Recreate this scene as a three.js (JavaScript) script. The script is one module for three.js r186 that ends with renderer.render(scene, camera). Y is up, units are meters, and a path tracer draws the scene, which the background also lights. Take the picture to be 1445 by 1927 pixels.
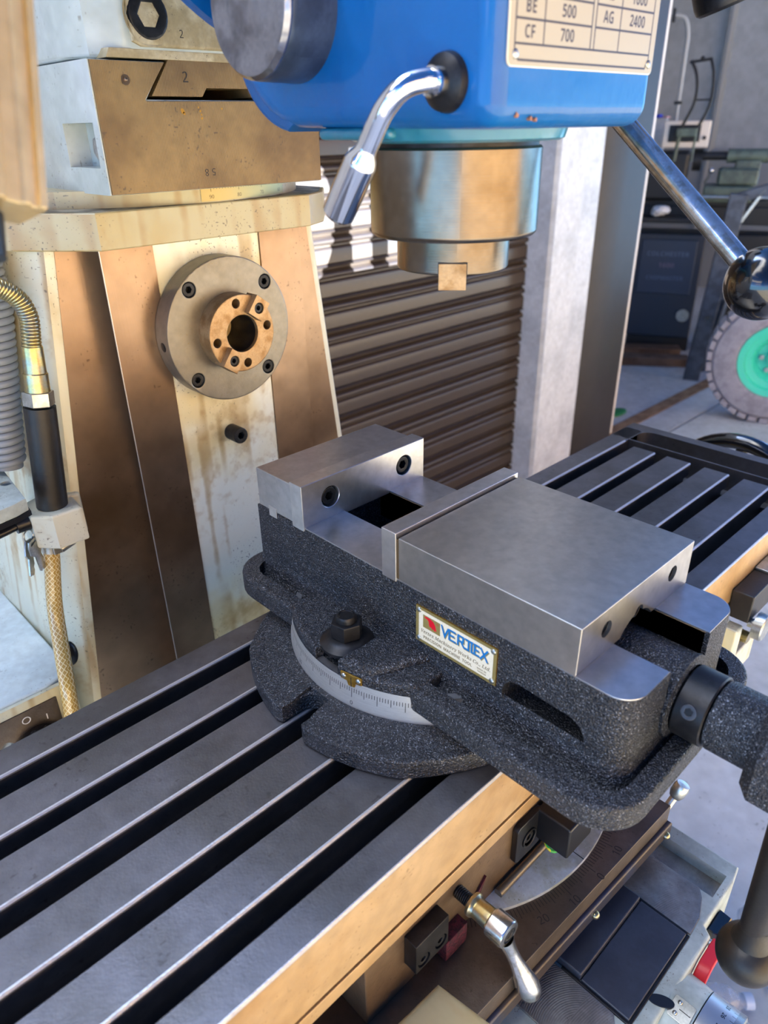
import * as THREE from 'three';
import { RoundedBoxGeometry } from 'three/addons/geometries/RoundedBoxGeometry.js';
import { TextGeometry } from 'three/addons/geometries/TextGeometry.js';
import { FontLoader } from 'three/addons/loaders/FontLoader.js';
import { mergeGeometries } from 'three/addons/utils/BufferGeometryUtils.js';
import { Sky } from 'three/addons/objects/Sky.js';
import { Brush, Evaluator, SUBTRACTION } from 'three-bvh-csg';

// ---------------------------------------------------------------- camera, sky, sun, exposure
const scene = new THREE.Scene();
const camera = new THREE.PerspectiveCamera(70.783, 1445 / 1927, 0.02, 200);
camera.position.set(-0.430, 0.450, 0.3825);
{
  const F = new THREE.Vector3(0.60812278, -0.47112294, -0.63892869), U = new THREE.Vector3(0.33787423, 0.88192282, -0.32871439);
  camera.up.copy(U);
  camera.lookAt(camera.position.clone().add(F));
}
camera.focus = 0.68;
camera.userData.fStop = 7;
const renderer = new THREE.WebGLRenderer({ antialias: true });
renderer.toneMapping = THREE.LinearToneMapping;
renderer.toneMappingExposure = 1.08;
renderer.shadowMap.enabled = true;

const sunDir = new THREE.Vector3(-0.22, 1.56, -1).normalize();
const sky = new Sky();
sky.scale.setScalar(1000);
sky.material.uniforms.turbidity.value = 7;
sky.material.uniforms.rayleigh.value = 0.34;
sky.material.uniforms.mieCoefficient.value = 0.004;
sky.material.uniforms.mieDirectionalG.value = 0.75;
sky.material.uniforms.sunPosition.value.copy(sunDir);
scene.add(sky);
scene.environmentIntensity = 1.6;
const sun = new THREE.DirectionalLight(new THREE.Color(1, 0.80, 0.43), 25);
sun.position.copy(sunDir).multiplyScalar(20);
sun.castShadow = true;
Object.assign(sun.shadow.camera, { left: -12, right: 12, top: 12, bottom: -12, near: 0.5, far: 50 });
sun.shadow.mapSize.set(2048, 2048);
scene.add(sun);

// ---------------------------------------------------------------- helpers
let seed = 20240611;
const rnd = () => ((seed = (seed * 1664525 + 1013904223) >>> 0) / 4294967296);
const V3 = (x, y, z) => new THREE.Vector3(x, y, z);
function clean(g) {                               // non-indexed, position + normal + uv in metres (by the way each face points)
  const keepUV = g.userData.keepUV;
  if (g.index) g = g.toNonIndexed();
  if (!g.attributes.normal) g.computeVertexNormals();
  for (const k of Object.keys(g.attributes)) if (!['position', 'normal', 'uv'].includes(k)) g.deleteAttribute(k);
  if (!keepUV) {
    const p = g.attributes.position, n = p.count, uv = new Float32Array(n * 2);
    const a = V3(), b = V3(), c = V3();
    for (let i = 0; i < n; i += 3) {
      a.fromBufferAttribute(p, i); b.fromBufferAttribute(p, i + 1); c.fromBufferAttribute(p, i + 2);
      const nn = b.clone().sub(a).cross(c.clone().sub(a)), ax = Math.abs(nn.x), ay = Math.abs(nn.y), az = Math.abs(nn.z);
      [a, b, c].forEach((q, k) => {
        const [u, v] = ax > ay && ax > az ? [q.z, q.y] : ay > az ? [q.x, q.z] : [q.x, q.y];
        uv[(i + k) * 2] = u; uv[(i + k) * 2 + 1] = v;
      });
    }
    g.setAttribute('uv', new THREE.BufferAttribute(uv, 2));
  }
  g.morphAttributes = {}; g.clearGroups();
  return g;
}
const used = {};
function numbered(name) { const n = used[name] = (used[name] ?? -1) + 1; return n ? name + '_' + String(n).padStart(3, '0') : name; }
function obj(name, geos, mat, parent = scene, label) {
  const list = (Array.isArray(geos) ? geos : [geos]).map(clean);
  const m = new THREE.Mesh(list.length > 1 ? mergeGeometries(list) : list[0], mat);
  m.name = parent === scene ? numbered(name) : name;
  m.castShadow = m.receiveShadow = true;
  if (label) m.userData.label = label;
  parent.add(m);
  return m;
}
function tag(o, label, category, group) { o.userData.label = label; o.userData.category = category; if (group) o.userData.group = group; return o; }
function thing(name, label, category, pos = [0, 0, 0], ry = 0, group) {
  const o = new THREE.Group(); o.name = numbered(name); o.position.set(...pos); o.rotation.y = ry; scene.add(o);
  return tag(o, label, category, group);
}
function struct(name, geos, mat) { const o = obj(name, geos, mat); o.userData.kind = 'structure'; return o; }
function structGroup(name) { const o = new THREE.Group(); o.name = name; o.userData.kind = 'structure'; scene.add(o); return o; }
function copy(o, label) { const c = o.clone(); c.name = numbered(o.name.replace(/_\d{3}$/, '')); if (label) c.userData.label = label; scene.add(c); return c; }

// geometry
const T = (g, x = 0, y = 0, z = 0) => g.translate(x, y, z);
function box(x0, x1, y0, y1, z0, z1, r = 0) {     // by its limits
  const w = x1 - x0, h = y1 - y0, d = z1 - z0;
  const g = r ? new RoundedBoxGeometry(w, h, d, 2, Math.min(r, w / 2.02, h / 2.02, d / 2.02)) : new THREE.BoxGeometry(w, h, d);
  return T(g, (x0 + x1) / 2, (y0 + y1) / 2, (z0 + z1) / 2);
}
const AX = { x: (g) => g.rotateZ(-Math.PI / 2), y: (g) => g, z: (g) => g.rotateX(Math.PI / 2) };
function cyl(axis, r0, r1, h, x, y, z, seg = 48) { return T(AX[axis](new THREE.CylinderGeometry(r1, r0, h, seg)), x, y, z); }
function lathe(axis, prof, x = 0, y = 0, z = 0, seg = 64) {   // prof: [radius, along axis] from low to high
  const pts = []; prof.forEach((p, i) => { pts.push(new THREE.Vector2(Math.max(p[0], 1e-5), p[1])); });
  let g = new THREE.LatheGeometry(pts, seg);
  g = creased(orient(g.toNonIndexed()), 0.6);
  return T(AX[axis](g), x, y, z);
}
function orient(g) {                               // faces of a turned shape look outwards
  const p = g.attributes.position; let v = 0; const a = V3(), b = V3(), c = V3();
  for (let i = 0; i < p.count; i += 3) { a.fromBufferAttribute(p, i); b.fromBufferAttribute(p, i + 1); c.fromBufferAttribute(p, i + 2); v += a.dot(b.cross(c)); }
  if (v < 0) for (let i = 0; i < p.count; i += 3) for (const t of Object.values(g.attributes)) for (let k = 0; k < t.itemSize; k++) { const q = t.getComponent(i + 1, k); t.setComponent(i + 1, k, t.getComponent(i + 2, k)); t.setComponent(i + 2, k, q); }
  return g;
}
function creased(g, angle) {                      // smooth normals up to an angle
  const p = g.attributes.position, n = p.count, cos = Math.cos(angle), fn = [], map = new Map(), key = (i) => `${Math.round(p.getX(i) * 2e5)},${Math.round(p.getY(i) * 2e5)},${Math.round(p.getZ(i) * 2e5)}`;
  const a = V3(), b = V3(), c = V3();
  for (let i = 0; i < n; i += 3) {
    a.fromBufferAttribute(p, i); b.fromBufferAttribute(p, i + 1); c.fromBufferAttribute(p, i + 2);
    const f = b.clone().sub(a).cross(c.clone().sub(a)); fn.push(f, f, f);
  }
  for (let i = 0; i < n; i++) { const k = key(i); if (!map.has(k)) map.set(k, []); map.get(k).push(i); }
  const out = new Float32Array(n * 3);
  for (let i = 0; i < n; i++) {
    const s = V3(), me = fn[i], ml = me.length();
    for (const j of map.get(key(i))) if (ml && fn[j].length() && me.dot(fn[j]) / (ml * fn[j].length()) > cos) s.add(fn[j]);
    s.normalize(); out.set([s.x, s.y, s.z], i * 3);
  }
  g.setAttribute('normal', new THREE.BufferAttribute(out, 3));
  return g;
}
function shapeOf(pts, holes = []) {
  const s = pts.isShape ? pts : new THREE.Shape(pts.map((p) => new THREE.Vector2(p[0], p[1])));
  for (const h of holes) s.holes.push(h.isPath ? h : new THREE.Path(h.map((p) => new THREE.Vector2(p[0], p[1]))));
  return s;
}
// an outline extruded between a0 and a1 along an axis; outline is (x, y) for z, (z, y) for x, (x, z) for y
function ext(axis, pts, a0, a1, bevel = 0, holes = [], bseg = 2, crease = 0.55) {
  const flip = (q) => (axis === 'x' ? [-q[0], q[1]] : axis === 'y' ? [q[0], -q[1]] : q);
  const s = shapeOf(pts.map(flip), holes.map((h) => h.map(flip)));
  let g = new THREE.ExtrudeGeometry(s, { depth: a1 - a0 - 2 * bevel, bevelEnabled: bevel > 0, bevelSize: bevel, bevelThickness: bevel, bevelOffset: -bevel, bevelSegments: bseg, steps: 1 });
  g = creased(g.index ? g.toNonIndexed() : g, crease);
  T(g, 0, 0, a0 + bevel);
  if (axis === 'x') g.rotateY(Math.PI / 2);
  if (axis === 'y') g.rotateX(-Math.PI / 2);
  return g;
}
const circlePts = (cx, cy, r, n = 40, a0 = 0) => Array.from({ length: n }, (_, i) => [cx + r * Math.cos(a0 + i / n * 2 * Math.PI), cy + r * Math.sin(a0 + i / n * 2 * Math.PI)]);
const arc = (cx, cy, r, a0, a1, n = 12) => Array.from({ length: n + 1 }, (_, i) => { const a = (a0 + (a1 - a0) * i / n) * Math.PI / 180; return [cx + r * Math.cos(a), cy + r * Math.sin(a)]; });
function rrect(x0, x1, y0, y1, r, n = 6) {
  return [...arc(x1 - r, y0 + r, r, -90, 0, n), ...arc(x1 - r, y1 - r, r, 0, 90, n), ...arc(x0 + r, y1 - r, r, 90, 180, n), ...arc(x0 + r, y0 + r, r, 180, 270, n)];
}
function tube(pts, r, seg = 48, rs = 16, closed = false) {
  return new THREE.TubeGeometry(new THREE.CatmullRomCurve3(pts.map((p) => V3(...p)), closed, 'centripetal'), seg, r, rs, closed);
}
function rod(a, b, r0, r1 = r0, seg = 24) {
  const A = V3(...a), B = V3(...b), d = B.clone().sub(A), g = new THREE.CylinderGeometry(r1, r0, d.length(), seg);
  g.applyQuaternion(new THREE.Quaternion().setFromUnitVectors(V3(0, 1, 0), d.normalize()));
  return T(g, ...A.add(B).multiplyScalar(.5).toArray());
}
function sweepLathe(prof, a, dir, seg = 40) {     // lathe whose axis starts at a and runs along dir
  const g = lathe('y', prof, 0, 0, 0, seg);
  g.applyQuaternion(new THREE.Quaternion().setFromUnitVectors(V3(0, 1, 0), V3(...dir).normalize()));
  return T(g, ...a);
}
// a moulding: profile [outwards, y] swept along a path of [x, z, nx, nz]
function moulding(path, prof) {
  const v = [];
  for (let i = 0; i < path.length - 1; i++) for (let k = 0; k < prof.length - 1; k++) {
    const q = (p, [o, y]) => [p[0] + p[2] * o, y, p[1] + p[3] * o], a = q(path[i], prof[k]), b = q(path[i + 1], prof[k]), c = q(path[i], prof[k + 1]), d = q(path[i + 1], prof[k + 1]);
    v.push(...a, ...b, ...c, ...c, ...b, ...d);
  }
  const g = new THREE.BufferGeometry(); g.setAttribute('position', new THREE.Float32BufferAttribute(v, 3)); return creased(g, .7);
}
function capScrew(r, h, hex = r * 0.52) {         // socket head facing +z, its face at z = 0
  const hx = circlePts(0, 0, hex, 6);
  return [ext('z', circlePts(0, 0, r, 28), -h, 0, r * .1, [hx]), cyl('z', hex * 1.05, hex * 1.05, h * .2, 0, 0, -h * .75, 12)];
}
const moved = (list, x, y, z, rot) => list.map((g) => { g = g.clone(); if (rot) rot(g); return T(g, x, y, z); });
function hexPts(r, n = 6, a0 = 0) { return circlePts(0, 0, r, n, a0); }
const ev = new Evaluator(); ev.attributes = ['position', 'normal', 'uv']; ev.useGroups = false;
function cut(g, ...tools) {
  let b = new Brush(g.index ? g.toNonIndexed() : g);
  if (!b.geometry.attributes.uv) b.geometry.setAttribute('uv', new THREE.BufferAttribute(new Float32Array(b.geometry.attributes.position.count * 2), 2));
  for (const t of tools) { const tb = new Brush(t); tb.updateMatrixWorld(); b.updateMatrixWorld(); b = ev.evaluate(b, tb, SUBTRACTION); }
  return b.geometry;
}

// ---------------------------------------------------------------- textures
function lattice(period, s) { const a = new Float32Array(period * period); let q = s * 7919 + 13; for (let i = 0; i < a.length; i++) { q = (q * 1664525 + 1013904223) >>> 0; a[i] = q / 4294967296; } return a; }
function noiseFn(period, s, pv = period) {        // tiles; pv cells across v
  const L = lattice(Math.max(period, pv), s), N = Math.max(period, pv), sm = (t) => t * t * (3 - 2 * t);
  return (u, v) => {
    const x = u * period, y = v * pv, x0 = Math.floor(x), y0 = Math.floor(y), fx = sm(x - x0), fy = sm(y - y0);
    const X0 = ((x0 % period) + period) % period, X1 = (X0 + 1) % period, Y0 = ((y0 % pv) + pv) % pv, Y1 = (Y0 + 1) % pv;
    return (L[Y0 * N + X0] * (1 - fx) + L[Y0 * N + X1] * fx) * (1 - fy) + (L[Y1 * N + X0] * (1 - fx) + L[Y1 * N + X1] * fx) * fy;
  };
}
function fbm(p0, oct, s) { const f = Array.from({ length: oct }, (_, i) => noiseFn(p0 << i, s + i)); return (u, v) => { let a = 0, w = 1, t = 0; for (const g of f) { a += g(u, v) * w; t += w; w *= .55; } return a / t; }; }
function dataTex(n, size, fn, srgb = true) {      // fn(u, v) -> [r, g, b] 0..1 ; size in metres
  const d = new Uint8Array(n * n * 4);
  for (let y = 0; y < n; y++) for (let x = 0; x < n; x++) {
    const c = fn(x / n, y / n), i = (y * n + x) * 4;
    for (let k = 0; k < 3; k++) d[i + k] = Math.max(0, Math.min(255, Math.round((c.length ? c[k] : c) * 255)));
    d[i + 3] = 255;
  }
  const t = new THREE.DataTexture(d, n, n);
  t.wrapS = t.wrapT = THREE.RepeatWrapping; t.magFilter = t.minFilter = THREE.LinearFilter;
  if (srgb) t.colorSpace = THREE.SRGBColorSpace;
  t.repeat.set(1 / (size[0] ?? size), 1 / (size[1] ?? size)); t.needsUpdate = true;
  return t;
}
const hex = (h) => { const c = parseInt(h.slice(1), 16); return [(c >> 16) / 255, ((c >> 8) & 255) / 255, (c & 255) / 255]; };
const mix = (a, b, t) => a.map((q, i) => q + (b[i] - q) * Math.max(0, Math.min(1, t)));
const step = (a, b, x) => { const t = Math.max(0, Math.min(1, (x - a) / (b - a))); return t * t * (3 - 2 * t); };
function mottled(base, other, size, p0, s, lo = .35, hi = .7, specks, n = 512) {
  const A = fbm(p0, 5, s), B = fbm(p0 * 8, 3, s + 31), K = noiseFn(Math.min(200, Math.round(n / 3)), s + 57), K2 = noiseFn(20, s + 58), b = hex(base), o = hex(other), k = specks && hex(specks);
  return dataTex(n, size, (u, v) => { let c = mix(b, o, step(lo, hi, A(u, v))); const g = B(u, v); c = c.map((q) => q * (.93 + .14 * g)); if (k) c = mix(c, k, step(.86, 1.0, K(u, v) * (.72 + .4 * K2(u, v))) * .6); return c; });
}
function bumpFbm(size, p0, oct, s, n = 512) { const A = fbm(p0, oct, s); return dataTex(n, size, (u, v) => A(u, v), false); }
function brushed(size, s, along = 'u') { const A = noiseFn(256, s), B = noiseFn(512, s + 1), C = noiseFn(8, s + 2); return dataTex(512, size, (u, v) => { const [p, q] = along === 'u' ? [v, u] : [u, v]; return .5 * A(p, q * .012) + .3 * B(p, q * .03) + .2 * C(u, v); }, false); }

const TX = {
  cast: dataTex(512, .10, (() => { const A = noiseFn(100, 5), B = noiseFn(200, 6), C = noiseFn(16, 9); return (u, v) => .55 * A(u, v) + .35 * B(u, v) + .1 * C(u, v); })(), false),
  castColor: (() => { const A = noiseFn(190, 21), B = noiseFn(6, 22), b = hex('#2b2d31'), l = hex('#94979e'), d = hex('#1f2125'); return dataTex(512, .10, (u, v) => mix(mix(b, d, B(u, v) * .6), l, step(.66, .95, A(u, v)))); })(),
  fine: bumpFbm(.05, 32, 3, 41),
  orange: bumpFbm(.12, 10, 3, 43),
  brushU: brushed(.12, 51, 'u'), brushV: brushed(.12, 53, 'v'),
  conc: bumpFbm(.6, 24, 5, 61),
};
function canvasTex(w, h, draw) {
  const c = document.createElement('canvas'); c.width = w; c.height = h;
  const g = c.getContext('2d'); draw(g, w, h);
  const t = new THREE.CanvasTexture(c); t.colorSpace = THREE.SRGBColorSpace; t.magFilter = THREE.LinearFilter; return t;
}
// ---------------------------------------------------------------- materials
const std = (o) => new THREE.MeshStandardMaterial(o), phys = (o) => new THREE.MeshPhysicalMaterial(o);
const stained = (b0, y0, sd) => {                 // greenish white enamel with brown oil runs and dirt
  const A = fbm(3, 5, sd), B = fbm(40, 3, 75), R = noiseFn(44, 77, 4), R2 = noiseFn(6, 78), K = noiseFn(256, 79), b = hex(b0), y = hex(y0), o = hex('#93703d'), k = hex('#4a4334');
  return dataTex(1024, .42, (u, v) => {
    let c = mix(b, y, step(.45, .74, A(u, v)) * .75);
    c = mix(c, o, step(.50, .78, .50 * R(u, v) + .40 * A(u + .3, v) + .10 * B(u, v)) * .55);
    c = mix(c, o, step(.62, .86, R2(u, v) * .5 + B(u, v) * .5) * .30);
    return mix(c, k, step(.84, .98, K(u, v) * (.66 + .42 * R2(v, u))) * .8);
  });
};
const paintClean = mottled('#bcc2be', '#adb4ac', .4, 4, 83, .4, .75, '#7a7466');
const M = {
  paint: phys({ map: stained('#d0d1bb', '#c2ab72', 71), roughness: .42, clearcoat: .3, clearcoatRoughness: .3, bumpMap: TX.orange, bumpScale: .0006 }),
  paintLifted: phys({ map: stained('#e4e5d3', '#d2bb80', 73), roughness: .42, clearcoat: .3, clearcoatRoughness: .3, bumpMap: TX.orange, bumpScale: .0006 }),  // lighter copy of paint, its colour makes up for light missing on the panel
  paintOilyDim: phys({ map: stained('#ada27c', '#a28548', 72), roughness: .42, clearcoat: .3, clearcoatRoughness: .3, bumpMap: TX.orange, bumpScale: .0006 }),  // oil stained copy of paint, colour also darkened where the light falls strongly
  paintCool: phys({ map: paintClean, roughness: .38, clearcoat: .3, clearcoatRoughness: .25, bumpMap: TX.orange, bumpScale: .0005 }),
  tan: std({ map: mottled('#b3a687', '#958561', .12, 6, 87, .35, .7, '#39332a'), roughness: .6, bumpMap: TX.orange, bumpScale: .0008 }),
  steelTable: std({ map: mottled('#6f6d70', '#615e5d', .5, 8, 91, .3, .75, '#4a4745'), metalness: .85, roughness: .40, bumpMap: TX.fine, bumpScale: .00008 }),
  steelEdge: std({ color: '#c4c4c6', metalness: .8, roughness: .42, bumpMap: TX.fine, bumpScale: .0002 }),
  slot: std({ map: mottled('#6f6d70', '#5b5956', .2, 12, 93), metalness: .7, roughness: .5 }),
  steelSide: std({ map: mottled('#c2a47a', '#b08c5c', .35, 4, 95, .35, .75, '#8d7450'), metalness: .6, roughness: .45, bumpMap: TX.fine, bumpScale: .0001 }),
  steelWay: std({ map: mottled('#8d7763', '#705c49', .4, 3, 97, .3, .75, '#54463a'), metalness: .8, roughness: .29, bumpMap: TX.brushV, bumpScale: .00005 }),
  steelMid: std({ map: mottled('#85705a', '#6d5a47', .25, 5, 96, .3, .75, '#4f4236'), metalness: .7, roughness: .42, bumpMap: TX.fine, bumpScale: .0001 }),
  steelDark: std({ map: mottled('#655a50', '#544a41', .2, 5, 98, .3, .75, '#3f3830'), metalness: .7, roughness: .42, bumpMap: TX.fine, bumpScale: .0001 }),
  steelMilled: std({ map: mottled('#8a7048', '#705838', .3, 4, 99, .35, .75, '#4f4236'), metalness: .55, roughness: .55, bumpMap: dataTex(256, [.05, .05], (u) => .5 + .5 * Math.sin(u * 2 * Math.PI * 32), false), bumpScale: .00022 }),
  ground: std({ map: mottled('#c8c6c5', '#bdbbba', .3, 6, 101, .3, .75), metalness: .9, roughness: .30, bumpMap: TX.brushU, bumpScale: .00004 }),
  groundDark: std({ map: mottled('#b6b6b8', '#acacae', .25, 5, 103, .3, .75), metalness: .9, roughness: .30, bumpMap: TX.brushU, bumpScale: .00005 }),
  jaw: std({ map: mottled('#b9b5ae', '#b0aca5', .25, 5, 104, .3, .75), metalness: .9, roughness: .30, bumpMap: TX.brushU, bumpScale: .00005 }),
  flange: std({ map: mottled('#7f7a6f', '#716a5c', .2, 4, 105, .35, .75, '#7a6b4c'), metalness: .75, roughness: .42, bumpMap: TX.fine, bumpScale: .00006 }),
  nose: std({ map: mottled('#a68a66', '#8a6a44', .06, 6, 107, .3, .75, '#5a4630'), metalness: .7, roughness: .45, bumpMap: TX.fine, bumpScale: .0001 }),
  quill: std({ map: mottled('#766d63', '#665a4b', .2, 4, 109, .4, .8), metalness: .95, roughness: .27, bumpMap: TX.brushU, bumpScale: .00003 }),
  cast: std({ map: TX.castColor, roughness: .46, metalness: .35, bumpMap: TX.cast, bumpScale: .0018 }),
  blackMetal: std({ map: mottled('#2a2a2c', '#1b1b1d', .05, 6, 111, .3, .7, '#4a4540'), metalness: .55, roughness: .42 }),
  blackPaint: std({ map: mottled('#232220', '#2e2924', .15, 5, 113), metalness: .3, roughness: .42, bumpMap: TX.fine, bumpScale: .0001 }),
  plastic: std({ color: '#141519', roughness: .35 }),
  rubber: std({ map: mottled('#363c48', '#2e333e', .12, 5, 115, .3, .7, '#3a404c'), roughness: .42, bumpMap: TX.fine, bumpScale: .0001 }),
  bakelite: phys({ color: '#08080a', roughness: .2, specularIntensity: .6, clearcoat: 1, clearcoatRoughness: .05 }),
  chrome: std({ color: '#d9dadc', metalness: 1, roughness: .07 }),
  chromeWorn: std({ map: mottled('#c9c9c7', '#a8a49a', .04, 6, 117, .45, .75, '#6f6a60'), metalness: .95, roughness: .2 }),
  castAlu: std({ map: mottled('#8d8f98', '#6f7078', .08, 5, 119), metalness: .9, roughness: .22, bumpMap: TX.orange, bumpScale: .0012 }),
  blue: phys({ color: '#035a9c', roughness: .5, specularIntensity: .4, clearcoat: .45, clearcoatRoughness: .08, bumpMap: TX.orange, bumpScale: .0010 }),
  teal: phys({ color: '#1a6f88', roughness: .4, clearcoat: .6, clearcoatRoughness: .15, bumpMap: TX.orange, bumpScale: .0015 }),
  brass: std({ map: mottled('#c9a04a', '#a87c30', .03, 5, 121), metalness: .85, roughness: .35 }),
  zincYellow: std({ map: mottled('#b3a06a', '#9b9786', .05, 5, 123), metalness: .9, roughness: .28 }),
  zinc: std({ map: mottled('#b9bbb6', '#a2a39c', .05, 5, 125), metalness: .9, roughness: .32 }),
  hose: phys({ map: (() => { const b = hex('#b58f3e'), w = hex('#e8d7a0'); return dataTex(256, [.0068, .0058], (u, v) => { const p = Math.abs(((u + v) % 1 + 1) % 1 - .5) < .09 || Math.abs(((u - v) % 1 + 1) % 1 - .5) < .09; return p ? w : b; }); })(), roughness: .3, clearcoat: .8, clearcoatRoughness: .1 }),
  conduit: std({ color: '#848c93', roughness: .5 }),
  galva: std({ map: mottled('#c9cdd1', '#b9bec3', .5, 4, 127), metalness: .1, roughness: .5 }),
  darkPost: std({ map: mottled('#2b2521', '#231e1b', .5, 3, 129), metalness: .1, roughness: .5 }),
  white: std({ color: '#e4dfd8', roughness: .45 }),
  grayPaint: std({ map: mottled('#adbab6', '#98a29c', .2, 5, 131, .35, .7, '#5b5547'), roughness: .5, bumpMap: TX.orange, bumpScale: .0006 }),
  kneeWay: std({ map: mottled('#a19d94', '#858079', .12, 5, 133, .3, .75, '#4f4d49'), metalness: .7, roughness: .40, bumpMap: dataTex(512, .12, (() => { return (u, v) => .5 + .5 * Math.sin(Math.hypot(u * 120 - 30, v * 120 - 140) * 3.4); })(), false), bumpScale: .00012 }),
  red: std({ color: '#d0202c', roughness: .4 }),
  felt: std({ map: mottled('#4e1020', '#2c0a12', .02, 8, 135), roughness: .95, bumpMap: TX.fine, bumpScale: .0006 }),
  engrave: std({ color: '#241f1c', roughness: .7 }),
  floor: std({ map: mottled('#bec0c2', '#adafb1', 1.6, 6, 137, .3, .75, '#66676a', 1024), roughness: .8, bumpMap: TX.conc, bumpScale: .002 }),
  wallGray: std({ map: mottled('#aab0b6', '#9fa5ab', 2, 4, 139), roughness: .7 }),
  wallSun: std({ map: mottled('#d9b98a', '#cba873', 2, 4, 141), roughness: .85 }),
  roof: std({ color: '#8a8d90', roughness: .6, metalness: .3 }),
};

const font = await new FontLoader().loadAsync('fonts/droid/droid_sans_regular.typeface.json');
// engraved or stamped characters: thin dark glyphs let into a surface. place(g) turns them from the xy plane
function glyphs(text, size, depth = .0003) { const g = new TextGeometry(text, { font, size, depth, curveSegments: 4 }); g.computeBoundingBox(); const b = g.boundingBox; return T(g, -(b.min.x + b.max.x) / 2, -(b.min.y + b.max.y) / 2, 0); }

// ---------------------------------------------------------------- the place: yard floor, shop front with roller shutter, open bay, sunlit wall across the yard
const FY = -1.1;
{
  const fl = structGroup('floor');
  const zs = [[-5.2, -1.53], [-1.44, -1.257], [-1.245, 1.7], [1.712, 4.6], [4.612, 9.2]], xs = [-8, -4.6, -1.3, 2.2, 5.6, 9];
  for (const [z0, z1] of zs) for (let i = 0; i < 5; i++) obj('slab', box(xs[i] + .006, xs[i + 1] - .006, FY - .12, FY, z0, z1), M.floor, fl);
  obj('base_course', box(-8.2, 9.2, FY - .3, FY - .014, -5.4, 9.4), std({ color: '#4c4a48', roughness: .95 }), fl);
  obj('threshold', box(3.1, 9, FY - .1, FY + .004, -1.525, -1.445), std({ map: mottled('#9b7b5c', '#7d5f45', .4, 8, 145), roughness: .8 }), fl);
}
struct('wall_right', box(7.5, 7.7, FY, 3.2, -5.2, -1.2), M.wallGray);
struct('wall_back', [box(2.9, 7.7, FY, 3.2, -5.4, -5.2), box(2.7, 2.9, FY, 3.2, -5.4, -1.9)], M.wallGray);
struct('wall_front', box(-8.2, 9.2, FY, 3.0, 9.2, 9.45), M.wallSun);
struct('ceiling', box(-8, 8, 3.2, 3.32, -5.5, -1.70), M.roof);
struct('wall_left', [box(-8, .1, FY, 3.34, -1.75, -1.48), box(.1, 3.13, 2.0, 3.34, -1.75, -1.47)], M.wallGray);
struct('trim_1', [box(7.4, 7.5, FY, 3.2, -3.13, -3.10), box(7.44, 7.5, FY, .2, -4.2, -1.3)], std({ color: '#8b929a', roughness: .6 }));
// roller shutter: every slat a piece, white block letters printed on
{
  const sh = structGroup('door_1');
  const print = canvasTex(1024, 1024, (g, w, h) => {
    g.fillStyle = '#463b30'; g.fillRect(0, 0, w, h);
    for (let i = 0; i < 9000; i++) { g.fillStyle = `rgba(${rnd() < .5 ? '40,32,24' : '130,112,88'},.10)`; g.fillRect(rnd() * w, rnd() * h, 1 + rnd() * 5, 1); }
    const X = (x) => x / 2.4 * w, Y = (y) => h - (y + 1.1) / 3.2 * h;
    g.fillStyle = '#dcd8d2';
    const R = (x0, x1, y0, y1) => g.fillRect(X(x0), Y(y1), X(x1) - X(x0), Y(y0) - Y(y1));
    R(.76, .86, .03, .40); g.beginPath(); g.moveTo(X(.8), Y(.40)); g.lineTo(X(1.02), Y(.40)); g.bezierCurveTo(X(1.21), Y(.40), X(1.21), Y(.0), X(1.02), Y(.0)); g.lineTo(X(.8), Y(.0)); g.fill();
    R(1.235, 1.325, .025, .395); R(1.40, 1.50, .02, .40); R(1.66, 1.76, .02, .40);
    g.beginPath(); g.moveTo(X(1.42), Y(.40)); g.lineTo(X(1.52), Y(.40)); g.lineTo(X(1.74), Y(.02)); g.lineTo(X(1.64), Y(.02)); g.fill();
  });
  const m = std({ map: print, roughness: .26, metalness: .3 });
  const P = .1045, prof = [[-.02, 0], [0, 0], [.004, .004], [.0045, .044], [.001, .050], [-.006, .054], [-.006, .058], [.003, .062], [.0075, .067], [.0085, .073], [.0055, .079], [-.003, .083], [-.008, .088], [-.006, .094], [.006, .097], [.009, .1005], [.005, P - .0005], [-.02, P - .0005]];
  for (let i = 0; i < 30; i++) {
    const y0 = FY + .01 + i * P, g = ext('x', prof.map(([z, y]) => [z - 1.50, y + y0]), .12, 2.215, 0, [], 1, .7), p = g.attributes.position, uv = new Float32Array(p.count * 2);
    for (let k = 0; k < p.count; k++) { uv[k * 2] = p.getX(k) / 2.4; uv[k * 2 + 1] = (p.getY(k) + 1.1) / 3.2; }
    g.setAttribute('uv', new THREE.BufferAttribute(uv, 2)); g.userData.keepUV = true;
    obj('slat', g, m, sh);
  }
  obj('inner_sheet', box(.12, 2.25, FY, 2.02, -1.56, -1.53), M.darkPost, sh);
}
struct('trim_2', [ext('y', [[2.225, -1.40], [2.235, -1.43], [2.255, -1.395], [2.42, -1.385], [2.44, -1.40], [2.575, -1.40], [2.585, -1.43], [2.585, -1.55], [2.215, -1.55]], FY, 2.02, 0)], M.galva);
struct('trim_3', ext('y', [[2.590, -1.56], ...arc(2.88, -1.52, .285, 180, 95, 10).map(([x, z]) => [x, -1.52 - (z + 1.52) * -.30]), [3.04, -1.44], [3.04, -1.58]], FY, 3.34, 0), M.darkPost);
struct('trim_4', [box(3.04, 3.125, FY, 3.34, -1.60, -1.475), box(3.04, 3.10, FY, 3.1, -1.9, -1.6)], M.white);

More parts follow.
